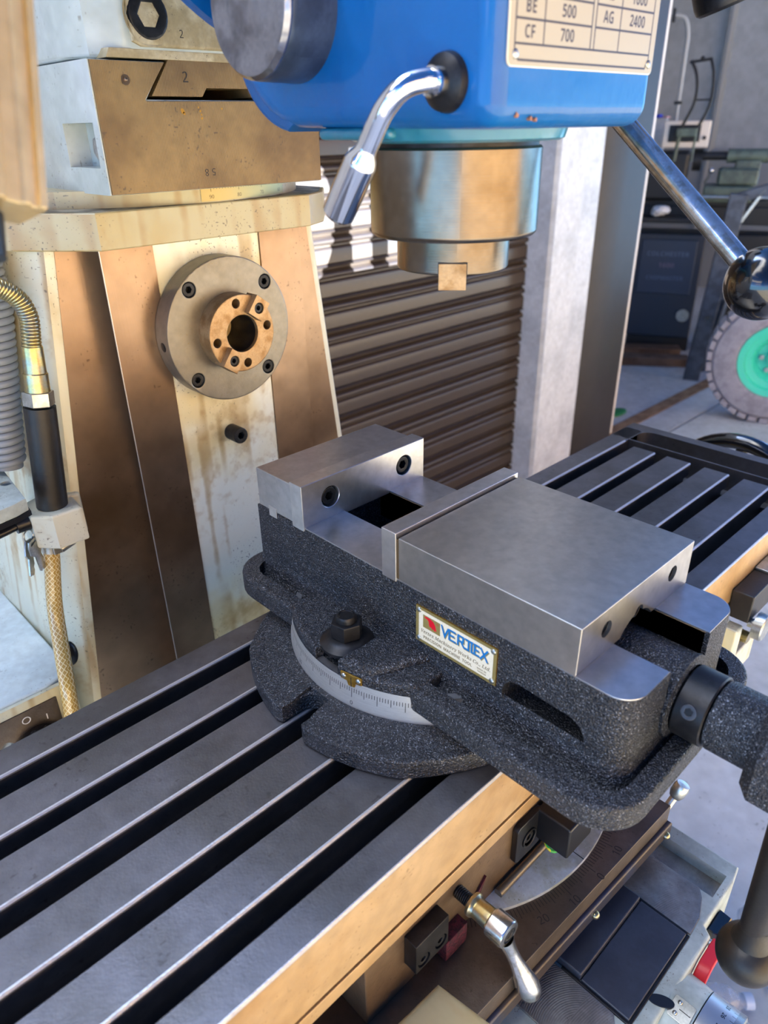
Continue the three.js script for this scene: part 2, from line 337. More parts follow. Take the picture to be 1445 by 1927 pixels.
// things inside the open bay, placed on a line square to the view into it
const BR = -65.87 * Math.PI / 180, BO = [4.942, -2.0235];
const bay = (lx, y, lz) => [BO[0] + .409 * lx - .9126 * lz, y, BO[1] + .9126 * lx + .409 * lz];
{
  const green = std({ map: mottled('#5d6f66', '#4b5a54', .2, 5, 151), roughness: .5 }), dark = std({ color: '#23272c', roughness: .5, metalness: .3 }), navy = std({ color: '#1d2c42', roughness: .45 });
  const c = thing('lathe_cabinet', 'dark navy machine base cabinet standing inside the open bay behind the grey frame', 'cabinet', bay(0, FY, 0), BR);
  obj('body', box(-.37, .10, .10, .84, -.35, 0, .012), navy, c); obj('plinth', box(-.35, .10, 0, .10, -.33, -.02), dark, c);
  obj('rear_pedestal', box(.26, .80, 0, .84, -.34, -.04, .01), dark, c); obj('door', box(-.33, .05, .42, .80, 0, .012, .005), std({ color: '#223450', roughness: .4 }), c);
  const ct = canvasTex(256, 256, (g) => { g.fillStyle = '#223450'; g.fillRect(0, 0, 256, 256); g.fillStyle = '#4c6180'; g.textAlign = 'center'; g.font = 'bold 34px sans-serif'; g.fillText('COLCHESTER', 128, 70); g.font = 'bold 36px sans-serif'; g.fillStyle = '#5a5570'; g.fillText('1600', 128, 130); g.font = 'bold 30px sans-serif'; g.fillStyle = '#43597a'; g.fillText('CHIPMASTER', 128, 196); });
  const pl = new THREE.PlaneGeometry(.36, .34); pl.translate(-.14, .61, .0128); pl.userData.keepUV = true; obj('lettering', pl, std({ map: ct, roughness: .4 }), c);
  obj('gauge', lathe('z', [[0, 0], [.045, 0], [.045, .012], [.03, .012], [.03, .006], [0, .006]], .03, .27, 0, 24), M.zinc, c);
  const l = thing('lathe', 'grey green lathe with chrome handwheel above the navy cabinet', 'lathe', bay(0, FY, 0), BR);
  obj('bed', [box(-.40, .75, .90, 1.02, -.40, -.08, .01), box(-.40, .75, 1.02, 1.05, -.36, -.30), box(-.40, .75, 1.02, 1.05, -.16, -.10)], dark, l);
  obj('carriage', [box(.02, .34, 1.05, 1.15, -.40, -.02, .015), box(.10, .36, 1.15, 1.26, -.36, -.10, .02)], green, l);
  obj('tailstock', [cyl('x', .045, .045, .26, .27, 1.335, -.2, 24), box(.20, .36, 1.24, 1.31, -.26, -.14, .01)], green, l);
  obj('spindle', [cyl('x', .028, .028, .18, .07, 1.335, -.2, 20), cyl('x', .07, .07, .06, -.05, 1.31, -.2, 24)], dark, l);
  obj('headstock', box(-.40, -.10, 1.05, 1.37, -.38, -.06, .03), dark, l);
  obj('handwheel', [T(new THREE.TorusGeometry(.06, .011, 10, 28), -.05, 1.06, .02), cyl('z', .015, .015, .05, -.05, 1.06, .02, 12)], M.chrome, l);
  obj('feed_rod', cyl('x', .012, .012, .5, .22, 1.085, .0, 12), M.zinc, l);
  obj('clamp_lever', [rod([.02, 1.17, -.08], [.05, 1.24, -.05], .008), T(new THREE.SphereGeometry(.018, 12, 10), .05, 1.25, -.05)], M.chrome, l);
  const g = thing('splash_guard', 'thin curved wire guard frame without its screen standing against the grey wall', 'guard', bay(0, 0, .02), BR);
  const A = [[-.185, .80], [-.145, .73], [-.125, .64], [-.13, .55], [-.165, .46], [-.19, .40]], B = [[-.065, .80], [-.04, .73], [-.028, .64], [-.03, .55], [-.06, .46], [-.11, .37]];
  obj('side_wire', tube(A.map(([x, y]) => [x, y, 0]), .010), dark, g); obj('side_wire', tube(B.map(([x, y]) => [x, y, 0]), .010), dark, g);
  obj('cross_bar', [rod([-.195, .79, 0], [-.06, .805, 0], .009), T(new THREE.SphereGeometry(.014, 10, 8), -.12, .81, 0)], dark, g); obj('cross_bar', rod([-.125, .575, 0], [-.03, .575, 0], .006), dark, g);
  obj('pivot_block', box(-.21, -.08, .36, .41, -.03, .03, .006), green, g);
  obj('support_post', [rod([-.19, .36, 0], [-.20, .21, 0], .012), rod([-.085, .37, 0], [-.09, .21, 0], .008)], green, g);
  const w = thing('control_box', 'white control box with a dark window on the lathe headstock', 'control box', bay(0, 0, -.10), BR);
  obj('housing', box(-.30, .0, .290, .455, -.12, 0, .008), M.white, w); obj('screen', box(-.265, -.06, .325, .43, -.002, .004, .002), dark, w); obj('button', cyl('z', .012, .012, .01, -.03, .35, .005, 16), dark, w);
  const cb = thing('tool_chest', 'grey chest with blue and pink things on top left of the white control box', 'chest', bay(0, 0, -.46), BR);
  obj('body', box(-.60, -.31, .16, .475, -.2, 0, .008), M.galva, cb); obj('lid', box(-.605, -.305, .46, .475, -.21, .006, .004), M.galva, cb);
  tag(obj('blue_case', T(box(-.03, .03, 0, .025, -.03, .03, .008), ...bay(-.38, .476, -.52)), std({ color: '#2430c0', roughness: .5 })), 'small blue case lying on the grey chest', 'case');
  tag(obj('pink_cloth', T(box(-.03, .03, 0, .012, -.03, .03, .005), ...bay(-.33, .476, -.56)), std({ color: '#c79aa6', roughness: .9 })), 'small pink cloth lying on the grey chest', 'cloth');
  tag(obj('rag', (() => { const g = new THREE.SphereGeometry(.055, 20, 14), p = g.attributes.position, n = noiseFn(6, 9); for (let i = 0; i < p.count; i++) { const k = .7 + .7 * n(p.getX(i) * 9 + .5, p.getY(i) * 9 + p.getZ(i) * 5); p.setXYZ(i, p.getX(i) * 1.1 * k, p.getY(i) * .55 * k, p.getZ(i) * k); } g.computeVertexNormals(); return T(g, ...bay(-.235, -.100, .08)); })(), std({ color: '#e6e9ee', roughness: .9 })), 'crumpled white rag on the dark shelf below the lathe', 'rag');
  tag(obj('shelf', [T(new RoundedBoxGeometry(.5, .03, .2, 2, .006).rotateY(BR), ...bay(-.15, -.155, .06))], dark), 'dark shelf carrying the white rag above the navy cabinet', 'shelf');
  const p = thing('conduit_pipe', 'thin white conduit pipe with a bend fixed to the grey wall', 'pipe', bay(0, 0, -.45), BR);
  obj('pipe', tube([[-.60, 1.10, 0], [-.36, 1.10, 0], [-.29, 1.08, 0], [-.255, 1.0, 0], [-.25, .85, 0], [-.247, .36, 0]], .015, 60, 12), std({ color: '#a2a8ad', roughness: .5 }), p);
  obj('clip', box(-.37, -.35, 1.06, 1.14, -.03, .024, .004), dark, p); obj('clip', box(-.275, -.22, .56, .58, -.03, .024, .004), dark, p);
  const f = thing('steel_frame', 'grey welded steel frame with slanting legs beside the green wheel', 'frame', bay(0, 0, .68), BR);
  const bar = (a, b, w = .035) => { const A = V3(...a), Bv = V3(...b), d = Bv.clone().sub(A), q = new RoundedBoxGeometry(w, d.length(), w, 2, .005); q.applyQuaternion(new THREE.Quaternion().setFromUnitVectors(V3(0, 1, 0), d.normalize())); return T(q, ...A.add(Bv).multiplyScalar(.5).toArray()); };
  const fm = std({ map: mottled('#4c5563', '#3b414c', .2, 5, 153), roughness: .45, metalness: .2 });
  obj('leg', bar([.225, .06, 0], [.15, FY, 0], .10), fm, f); obj('leg', bar([.30, -.40, -.25], [.21, FY, -.2], .045), fm, f); obj('leg', bar([.55, .1, -.1], [.48, FY, -.1], .06), fm, f);
  obj('beam', bar([.18, .02, 0], [.62, .17, 0], .06), fm, f); obj('beam', bar([.18, -.55, 0], [.55, -.5, 0], .05), fm, f); obj('strut', bar([.26, -.1, .02], [.36, .09, .02], .02), M.zinc, f); obj('bolt', cyl('z', .018, .018, .02, .185, -.68, .04, 12), M.zinc, f);
  for (const [k, q, lab] of [[0, [[-.42, .20], [.05, .10]], 'weathered timber plank lying on the bay floor nearest the cabinet'], [1, [[-.46, .48], [.12, .36]], 'weathered timber plank lying on the bay floor nearest the threshold strip']]) {
    const a = bay(q[0][0], FY + .03, q[0][1]), b = bay(q[1][0], FY + .03, q[1][1]);
    const gq = new RoundedBoxGeometry(Math.hypot(b[0] - a[0], b[2] - a[2]), .06, .13, 2, .006); gq.rotateY(-Math.atan2(b[2] - a[2], b[0] - a[0]));
    tag(obj('plank', T(gq, (a[0] + b[0]) / 2, FY + .03, (a[2] + b[2]) / 2), std({ map: mottled('#6b5648', '#4e3d33', .4, 4, 155 + k), roughness: .85 })), lab, 'plank');
  }
  tag(obj('brush', (() => { const l = []; for (let i = 0; i < 90; i++) { const a = rnd() * 6.28, h = .06 + rnd() * .14; l.push(rod([0, .05 + h * .5, 0], [Math.cos(a) * .05, .04 + h, Math.sin(a) * .05], .004, .0015, 4)); } l.push(rod([0, 0, 0], [0, .2, 0], .015)); return l.map((q) => T(q, 3.27, FY, -1.62)); })(), std({ color: '#d3d6d8', roughness: .8 })), 'white bristle brush standing at the foot of the white edge post', 'brush');
  tag(obj('leaf', (() => { const g = new THREE.SphereGeometry(.06, 16, 8); g.scale(1.6, .16, .8); return T(g, 3.42, FY + .01, -1.62); })(), std({ color: '#1f7a44', roughness: .6 })), 'green leaf shaped scrap lying on the bay floor by the white post', 'scrap');
}
// wheel with turquoise rim
{
  const w = thing('trolley_wheel', 'chunky grey rubber wheel with a turquoise rim at the right edge', 'wheel', [3.92, -.733, -.956], BR);
  const rub = std({ map: mottled('#9a99a2', '#87868f', .2, 5, 161), roughness: .8 }), tq = std({ color: '#3fd6b8', roughness: .4 });
  obj('tyre', lathe('z', [[.20, -.08], [.26, -.085], [.325, -.075], [.345, -.05], [.348, 0], [.345, .05], [.325, .075], [.26, .088], [.215, .083], [.2, .07]], 0, 0, 0, 64), rub, w);
  const lug = box(-.0245, .0245, .338, .366, -.076, .076, .004);
  for (let i = 0; i < 36; i++) obj('tread_lug', lug.clone().rotateZ(i / 36 * 2 * Math.PI), rub, w);
  const rm = obj('rim', lathe('z', [[.03, .0], [.10, .0], [.13, .045], [.165, .05], [.172, .078], [.205, .082], [.207, -.08], [.16, -.08], [.03, -.04]], 0, 0, 0, 64), tq, w);
  obj('hub', lathe('z', [[0, .06], [.035, .06], [.05, .045], [.055, 0]].reverse(), 0, 0, 0, 32), std({ color: '#7fe8d2', roughness: .4 }), rm);
  for (let i = 0; i < 6; i++) { const a = i / 6 * 6.283; obj('nut', ext('z', hexPts(.014).map(([x, y]) => [x + .08 * Math.cos(a), y + .08 * Math.sin(a)]), 0, .02, .002), M.zinc, rm); }
}
// ---------------------------------------------------------------- machine table with five T-slots
const XC = .006;                                   // x of the column, the saddle pivot and the spindles
{
  const t = thing('machine_table', 'long grey steel milling table with five T-slots carrying the black vise', 'machine table');
  const Z = [-.1556, -.1246, -.1039, -.0665, -.0488, -.0102, .0097, .0473, .0669, .1049, .1236, .1517], X0 = -.85, XE = .578, B = -.0635;
  const ch = .0011;
  obj('table_body', [box(X0, .645, B, -.0540, Z[0] + .0003, Z[11] - .0003)], M.steelSide, t, 'brown steel underside of the table');
  // the wide lower part of each T-slot is left open under the land edges
  const land = (z0, z1, x1) => {
    const l0 = z0 === Z[0] ? z0 : z0 + .0065, l1 = z1 === Z[11] ? z1 : z1 - .0065;
    const p = [[l0, -.0545], [l1, -.0545], [l1, -.020], [z1, -.020], [z1, -ch], [z1 - ch, 0], [z0 + ch, 0], [z0, -ch], [z0, -.020], [l0, -.020]];
    return ext('x', p, X0, x1, 0, [], 1, .2);
  };
  const ends = [.645, XE, XE, XE, XE, .645];
  for (let i = 0; i < 6; i++) {
    const z0 = Z[2 * i], z1 = Z[2 * i + 1];
    const l = obj('table_land', land(z0, z1, ends[i]), M.steelTable, t);
    if (i < 5) obj('glint_edge', ext('x', [[z1 - .0024, .00012], [z1 - ch * .9, .00012], [z1 + .00012, -ch], [z1 + .00012, -.0026], [z1 - .0024, -.0026]], X0, Math.min(ends[i], .592) - .0005, 0, [], 1, .2), M.steelEdge, l);  // lighter steel strip paints the sky glint on each worn near edge
    else obj('glint_edge', ext('x', [[z1 - .0018, .00012], [z1 - ch * .9, .00012], [z1 + .00012, -ch], [z1 + .00012, -.0022], [z1 - .0018, -.0022]], X0, .671, 0, [], 1, .2), M.steelEdge, l);
    if (i < 5) obj('slot_floor', box(X0, XE + .004, -.0545, -.0535, z1 - .007, Z[2 * i + 2] + .007), M.slot, t);
  }
  // end trough with rounded inner corners, and the end rim
  const rim = ext('y', [[.60, Z[0]], [.672, Z[0]], [.672, Z[11]], [.60, Z[11]]], -.0405, 0, .001, [[[.601, Z[0] + .0005], ...[[.601, Z[1]]], ...arc(.630, Z[1] + .022, .022, 270, 360, 8), ...arc(.630, Z[10] - .022, .022, 0, 90, 8), [.601, Z[10]], [.601, Z[11] - .0005], [.6005, Z[11] - .0005], [.6005, Z[0] + .0005]].slice(1, -3)]);
  obj('end_rim', rim, M.steelTable, t);
  obj('end_face', box(.646, .6715, B, -.0400, Z[0] + .0005, Z[11] - .0005), M.steelSide, t);
  obj('trough_floor', box(XE + .003, .652, -.0545, -.036, Z[1], Z[10]), M.slot, t);
  // front face strip, milled and oxide brown
  obj('front_face', box(X0, .671, B, -.0022, Z[11] - .0004, Z[11] + .0002), M.steelSide, t, 'brown oxidised front face of the table');
}
// handwheel of the table screw at its far end
{
  const w = thing('table_handwheel', 'black handwheel rim rising behind the far right end of the table', 'handwheel', [.735, -.115, .005]);
  obj('rim', T(new THREE.TorusGeometry(.105, .013, 14, 56).rotateY(Math.PI / 2), 0, 0, 0), M.bakelite, w);
  obj('hub', cyl('x', .025, .025, .05, 0, 0, 0, 24), M.blackMetal, w);
  for (let i = 0; i < 3; i++) { const a = i * 2.094; obj('spoke', rod([0, 0, 0], [0, .1 * Math.cos(a), .1 * Math.sin(a)], .009), M.blackMetal, w); }
  obj('shaft', cyl('x', .014, .014, .11, -.045, 0, 0, 20), M.ground, w);
}
// ---------------------------------------------------------------- vise on its swivel base
{
  const v = thing('machine_vise', 'black cast iron machine vise with bright steel jaws on a swivel base', 'vise');
  // swivel base: a thick round foot with two open bolt slots
  {
    const out = [];
    for (let d = 0; d < 360; d += 3) {
      const a = d * Math.PI / 180, flat = Math.max(0, Math.abs(Math.sin(a)) - .55) / .45, r = .1805 - .022 * flat;
      const da = Math.abs(((d - 180 + 540) % 360) - 180), db = Math.abs(((d + 180) % 360) - 180);
      if (Math.min(da, db) < 4.5) continue;
      out.push([r * Math.cos(a), r * Math.sin(a)]);
    }
    const at = (sgn) => [[.177, -.0130], [.160, -.0125], ...arc(.158, 0, .0125, 270, 90, 8), [.160, .0125], [.177, .0130]].map(([x, z]) => [sgn * x, sgn * (z)]);
    // weave the slots into the outline where the ring of points was broken
    const o2 = []; let prev = null;
    for (const p of out) { if (prev && Math.hypot(p[0] - prev[0], p[1] - prev[1]) > .02) at(-1).forEach((q) => o2.push(q)); o2.push(p); prev = p; }
    at(1).forEach((q) => o2.push(q));
    const b = obj('swivel_base', [ext('y', o2, 0, .0185, .0022, [], 3, 1.0), cut(lathe('y', [[.1405, 0.004], [.166, .012], [.1675, .0178], [.158, .0208], [.147, .0225], [.1405, .0215]], 0, 0, 0, 96), ...[-1, 1].map((q) => box(q > 0 ? .146 : -.2, q > 0 ? .2 : -.146, 0, .04, -.0125, .0125))),
      ], M.cast, v, 'round black cast iron swivel foot');
    // graduated steel ring
    const gt = canvasTex(2048, 128, (g, w, h) => {
      g.fillStyle = '#d6d4cf'; g.fillRect(0, 0, w, h);
      for (let i = 0; i < 3000; i++) { g.fillStyle = rnd() < .5 ? 'rgba(90,88,84,.10)' : 'rgba(255,255,255,.12)'; g.fillRect(rnd() * w, rnd() * h, 8 + rnd() * 60, 1); }
      g.fillStyle = '#2c2a28'; g.strokeStyle = '#2c2a28'; g.textAlign = 'center'; g.font = '26px sans-serif';
      for (let d = -90; d <= 90; d++) { const x = w / 2 + d / 90 * w / 2, L = d % 10 === 0 ? 52 : d % 5 === 0 ? 40 : 26; g.fillRect(x - 1, 30, 2.2, L - 6); if (d % 30 === 0) g.fillText(String(Math.abs(d)), x, 112); }
    });
    // texture runs round the -x half, its 0 under the pointer
    const half = new THREE.CylinderGeometry(.1375, .1405, .026, 96, 1, true, 0, Math.PI); half.rotateY(Math.PI + .218 - .0); T(half, 0, .0335, 0); half.userData.keepUV = true;
    obj('graduated_ring', half, std({ map: gt, metalness: .75, roughness: .4 }), b);
    obj('ring_body', lathe('y', [[.1300, .006], [.1425, .006], [.1430, .0195], [.1410, .0206], [.1370, .0212], [.1364, .046], [.130, .046]], 0, 0, 0, 96), M.groundDark, b);
  }
  // body: flange tray, ears, walls, tunnel
  {
    const e = (s) => [[s * .114, -.075], [s * .1135, -.066], [s * .1085, -.058], [s * .100, -.052], [s * .097, -.045], [s * .097, .040], [s * .099, .048], [s * .106, .055], [s * .1125, .063], [s * .114, .072]];
    const outl = [...e(-1).slice().reverse(), ...arc(-.076, -.146, .038, 180, 270, 8).map(([x, z]) => [x, z]), ...arc(.076, -.146, .038, 270, 360, 8), ...e(1), ...arc(.076, .2235, .038, 0, 90, 8), ...arc(-.076, .2235, .038, 90, 180, 8)];
    const inner = [...arc(-.0765, -.1445, .024, 180, 270, 6), ...arc(.0765, -.1445, .024, 270, 360, 6), [.1005, -.070], [.094, -.055], [.085, -.047], [.085, .045], [.094, .056], [.1005, .070], ...arc(.0765, .2260, .024, 0, 90, 6), ...arc(-.0765, .2260, .024, 90, 180, 6), [-.1005, .070], [-.094, .056], [-.085, .045], [-.085, -.047], [-.094, -.055], [-.1005, -.070]];
    const tray = [ext('y', outl, .0330, .0405, .003, [], 3), ext('y', outl, .037, .0550, .0030, [inner], 3)];
    // round ears over the ring, with the clamp bolt slots
    const ear = [...arc(0, 0, .1372, -37, -6, 8), [.120, -.0125], ...arc(.112, 0, .0125, 270, 90, 6), [.120, .0125], ...arc(0, 0, .1372, 6, 37, 8), [.07, .082], [.07, -.082]];
    const ears = [ext('y', ear.map(([x, z]) => [x, z]), .0425, .0575, .0045, [], 4, 1.0), ext('y', ear.map(([x, z]) => [-x, z]), .0425, .0575, .0045, [], 4, 1.0), cyl('y', .135, .135, .012, 0, .039, 0, 72)];
    // boss block beside the pointer, fillet into the wall
    const boss = [ext('y', [[-.1352, .0140], [-.1330, .0300], [-.1265, .0460], [-.112, .0550], [-.095, .0600], [-.075, .0700], [-.075, .0150]], .0440, .0640, .0055, [], 5, 1.0), ext('y', [[.1352, .0140], [.1290, .0460], [.112, .0550], [.075, .070], [.075, .0150]], .0440, .0640, .0055, [], 5, 1.0)];
    // side walls with the casting pocket
    const wallPlan = (s) => [[s * .030, -.168], [s * .080, -.168], [s * .080, .2225], ...arc(s * .061, .2225, .019, s > 0 ? 0 : 180, 90, 8), [s * .0315, .2415], [s * .030, .2415]];
    const pocket = (s) => ext('x', rrect(.1405, .2115, .0565, .0865, .0145).map(([z, y]) => [z, y - (z - .175) * .03]), s > 0 ? .052 : -.10, s > 0 ? .10 : -.052);
    const walls = [-1, 1].map((s) => creased(cut(ext('y', wallPlan(s), .040, .1205, .0008), pocket(s)), .5));
    const rnd8 = (cx, cz, r, a0, a1) => Array.from({ length: 9 }, (_, i) => { const a = (a0 + (a1 - a0) * i / 8) * Math.PI / 180; return [cx + r * Math.cos(a), cz + r * Math.sin(a), Math.cos(a), Math.sin(a)]; });
    const foot = [moulding([[-.080, -.168, -1, 0], ...rnd8(-.061, .2225, .019, 180, 90), ...rnd8(.061, .2225, .019, 90, 0), [.080, -.168, 1, 0]], [[-.002, .068], [.0002, .064], [.0012, .055], [.0035, .0475], [.0070, .0430], [.0125, .0406], [.0125, .036]])];
    const between = [box(-.031, .031, .040, .062, -.168, .235), box(-.031, .031, .040, .1205, -.168, -.106), box(-.031, .031, .040, .112, -.004, .0025), cyl('z', .0310, .0310, .062, 0, .0825, .209, 40), box(-.0305, .0305, .045, .0860, .178, .2408), box(.010, .0305, .08, .1000, .178, .2400), lathe('z', [[.026, 0], [.0315, .0], [.0330, .004], [.033, .0065], [.026, .0075]].map(([r, z]) => [r, z]), 0, .082, .2375, 40)];
    obj('vise_body', [...tray, ...ears, ...boss, ...walls, ...foot, ...between], M.cast, v, 'black rough cast iron body with a gutter all round');
    // ground bed on top of the walls
    for (const s of [-1, 1]) obj('bed_way', ext('y', [[s * .0305, -.110], [s * .0795, -.110], [s * .0795, .2225], ...arc(s * .061, .2225, .0185, s > 0 ? 0 : 180, 90, 8), [s * .0305, .2410]], .1200, .1214, .0003), M.groundDark, v);
    obj('bed_inner_face', [box(-.0311, -.0300, .088, .1201, -.106, .238), box(.0300, .0311, .088, .1201, -.106, .238)], M.steelSide, v);
  }
  // fixed jaw, its plate, screws and key
  {
    const f = obj('fixed_jaw', box(-.080, .080, .1212, .1614, -.1645, -.1106, .0010), M.groundDark, v);
    obj('locating_key', box(-.0806, .0806, .1150, .1262, -.1480, -.1360, .0004), M.ground, f);
    const hs = [[-.0472, .1430], [.0516, .1430]];
    const pl = obj('jaw_plate', ext('z', [[-.0812, .1184], [.0812, .1184], [.0812, .1644], [-.0812, .1644]], -.1100, -.0925, .0005, hs.map(([x, y]) => circlePts(x, y, .0108, 32)), 1), M.ground, v);
    for (const [x, y] of hs) obj('screw', moved(capScrew(.0088, .013), x, y, -.0945), M.blackMetal, pl);
  }
  // movable jaw
  {
    const hs = [[-.0457, .1430, .0066], [.0012, .1335, .0058], [.0491, .1445, .0066]], z1 = .1988;
    const g = cut(new RoundedBoxGeometry(.160, .0393, z1 - .0308, 2, .0007).translate(0, .14125, (z1 + .0308) / 2), ...hs.map(([x, y, r]) => cyl('z', r, r, .03, x, y, z1 - .008, 28)), cyl('z', .0272, .0272, .03, 0, .107, z1, 36));
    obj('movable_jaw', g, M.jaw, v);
    for (const [x, y, r] of hs) obj('threaded_hole', [cyl('z', r * .98, r * .98, .002, x, y, z1 - .0218, 24), ...[0, 1, 2, 3, 4, 5].map((k) => T(new THREE.TorusGeometry(r * .98, .0006, 6, 28), x, y, z1 - .003 - k * .0028))], M.blackMetal, v.children[v.children.length - 1]);
    obj('jaw_plate', box(-.0808, .0808, .1185, .1644, .0118, .0283, .0007), M.ground, v);
    obj('jaw_shim', box(-.0795, .0795, .122, .1590, .0282, .0310), std({ color: '#5a452a', roughness: .7, metalness: .3 }), v);
    obj('jaw_nut', [box(-.027, .027, .075, .118, .045, .150, .003)], M.blackMetal, v);
    obj('vise_screw', [cyl('z', .0165, .0165, .30, 0, .0800, .09, 32)], M.ground, v);
  }
  // clamp bolt with nut and flanged washer on the near ear, and on the far one
  for (const s of [-1, 1]) {
    const x = s * .1115, y = .0578;
    const n = obj('clamp_nut', [lathe('y', [[.006, 0], [.0235, 0], [.0235, .0028], [.0195, .0062], [.0155, .0085], [.006, .0085]], x, y, -.001, 48), T(ext('y', hexPts(.0142, 6, .35), .0085, .0235, .0012), x, y, -.001)], M.blackMetal, v);
    obj('bolt_end', [lathe('y', [[.0090, .0], [.0090, .0265], [.0076, .0290], [.0064, .0290], [.0058, .0280], [0, .0280]], x, y, -.001, 28), cyl('y', .0085, .0085, .05, x, y - .026, -.001, 20)], M.blackMetal, n);
  }
  // brass pointer with two rivets
  {
    const a = .218, c = Math.PI - a, px = .1378 * Math.cos(c), pz = .1378 * Math.sin(a);
    const turn = (g) => { g.rotateY(-Math.PI / 2 + (a)); return T(g, px, .0505, pz); };
    const p = obj('pointer', turn(ext('z', [[-.0105, .0035], [-.0105, -.0035], [-.0045, -.0040], [-.0030, -.0085], [.0030, -.0085], [.0045, -.0040], [.0105, -.0035], [.0105, .0035]], -.0004, .0010, .0002)), M.brass, v);
    for (const q of [-.0074, .0074]) obj('rivet', turn(T(new THREE.SphereGeometry(.0024, 14, 10).scale(1, 1, .5), q, 0, .001)), M.zinc, p);
    obj('index_line', turn(box(-.0003, .0003, -.0085, .001, .0009, .0013)), M.engrave, p);
  }
  // maker's plate on the side wall
  {
    const w = 1024, h = 440;
    const nt = canvasTex(w, h, (g) => {
      g.fillStyle = '#8f7f4c'; g.fillRect(0, 0, w, h); g.fillStyle = '#f3ead0'; g.fillRect(38, 34, w - 76, h - 68);
      for (let i = 0; i < 1400; i++) { g.fillStyle = 'rgba(160,130,70,.08)'; g.beginPath(); g.arc(38 + rnd() * (w - 76), 34 + rnd() * (h - 68), 1 + rnd() * 5, 0, 7); g.fill(); }
      g.fillStyle = '#94844e'; g.fillRect(96, 74, 230, 158);
      g.fillStyle = '#e01a2c'; g.beginPath();
      [[112, 92], [150, 84], [196, 88], [236, 104], [262, 140], [270, 176], [284, 206], [262, 196], [254, 216], [238, 194], [222, 206], [208, 186], [186, 188], [176, 160], [172, 130], [150, 112], [126, 108]].forEach(([x, y], i) => (i ? g.lineTo(x, y) : g.moveTo(x, y))); g.fill();
      g.strokeStyle = '#c03038'; g.lineWidth = 3; g.beginPath(); g.arc(290, 110, 12, 0, 7); g.stroke(); g.font = 'bold 16px sans-serif'; g.fillStyle = '#c03038'; g.fillText('R', 284, 116);
      g.save(); g.translate(332, 208); g.scale(1.22, 1.25);
      for (const [dx, col] of [[9, '#8c7f52'], [0, '#1478bd']]) {
        g.fillStyle = col; g.strokeStyle = col; g.lineWidth = 17; g.lineJoin = 'miter';
        const P = (pts) => { g.beginPath(); pts.forEach(([x, y], i) => (i ? g.lineTo(x + dx, y + dx * .7) : g.moveTo(x + dx, y + dx * .7))); g.stroke(); };
        P([[8, -108], [44, -8], [82, -102]]); P([[160, -100], [92, -100], [92, -8], [166, -8]]); P([[92, -54], [146, -54]]);
        P([[184, 0], [184, -100], [236, -100], [236, -52], [190, -52]]); P([[212, -52], [244, -8], [292, -8], [292, -92]]); P([[250, -100], [340, -100]]); P([[322, -100], [322, -8], [404, -8]]); P([[404, -100], [352, -100], [352, -8]]); P([[352, -54], [396, -54]]);
        P([[410, -104], [482, 8]]); P([[482, -104], [410, 8]]);
      }
      g.restore();
      g.fillStyle = '#6e5f33'; g.font = 'italic bold 58px serif'; g.fillText('Vertex Machinery Works Co., Ltd.', 62, 306, 900);
      g.fillStyle = '#6e5a24'; g.font = 'bold 50px sans-serif'; g.fillText('PRECISION  MACHINE  TOOL', 100, 374, 640);
      g.font = 'bold 27px sans-serif'; g.fillText('MADE IN', 800, 352); g.fillText('TAIWAN', 806, 384);
    });
    const W = .0830, H = .0350, cz = .0934, cy = .0912;
    const p = obj('maker_plate', T(box(-.0006, .0006, -H / 2, H / 2, -W / 2, W / 2), -.0806, cy, cz), M.brass, v);
    const f = new THREE.PlaneGeometry(W - .0004, H - .0004); f.rotateY(-Math.PI / 2); T(f, -.08135, cy, cz); f.userData.keepUV = true;
    obj('print', f, std({ map: nt, roughness: .35, metalness: .2 }), p);
    for (const a of [-1, 1]) for (const b of [-1, 1]) obj('rivet', T(new THREE.SphereGeometry(.0024, 16, 10).scale(.5, 1, 1), -.0814, cy + a * (H / 2 - .0035), cz + b * (W / 2 - .0035)), M.zinc, p);
  }
  // oiler, collar with its grub screw
  obj('oil_nipple', [lathe('y', [[.0016, .0005], [.0048, .0012], [.0058, 0], [.0058, -.002]].reverse(), .0, .1105, .217, 24), T(new THREE.SphereGeometry(.0016, 12, 8), 0, .1108, .217)], M.zinc, v);
  const col = obj('screw_collar', lathe('z', [[.020, 0], [.0262, 0], [.0272, .001], [.0272, .0205], [.0262, .0215], [.020, .0215]], 0, .0815, .2460, 56), M.blackMetal, v);
  obj('grub_screw', (() => { const a = 2.75, l = capScrew(.0058, .004, .0028).map((g) => { g.rotateX(-Math.PI / 2); g.rotateZ(a - Math.PI / 2); return T(g, .0276 * Math.cos(a), .0815 + .0276 * Math.sin(a), .2567); }); return l; })(), std({ color: '#3c3c40', metalness: .5, roughness: .35 }), col);
}
// loose crank handle pushed on the vise screw
{
  const h = thing('vise_crank', 'black cast crank handle pushed onto the vise screw at the right edge', 'crank handle');
  obj('hub', [lathe('z', [[0, .0], [.0250, 0], [.0262, .002], [.0262, .030], [.0275, .034], [.0275, .036]], 0, .0815, .2685, 48)], M.cast, h);
  obj('head', T(ext('z', hexPts(.044, 8, .39), .300, .346, .008, [], 1, .2), 0, .078, 0), M.cast, h);
  obj('arm', rod([.001, .06, .329], [.004, -.108, .332], .0125, .0105, 28), M.blackPaint, h);
  obj('arm_boss', (() => { const g = new THREE.SphereGeometry(.0245, 40, 28).scale(1, .92, .95); return [T(g, .0045, -.130, .333), lathe('y', [[.0105, .012], [.0125, -.004], [.019, -.018]].reverse(), .0042, -.104, .3325, 32)]; })(), M.blackPaint, h);
}
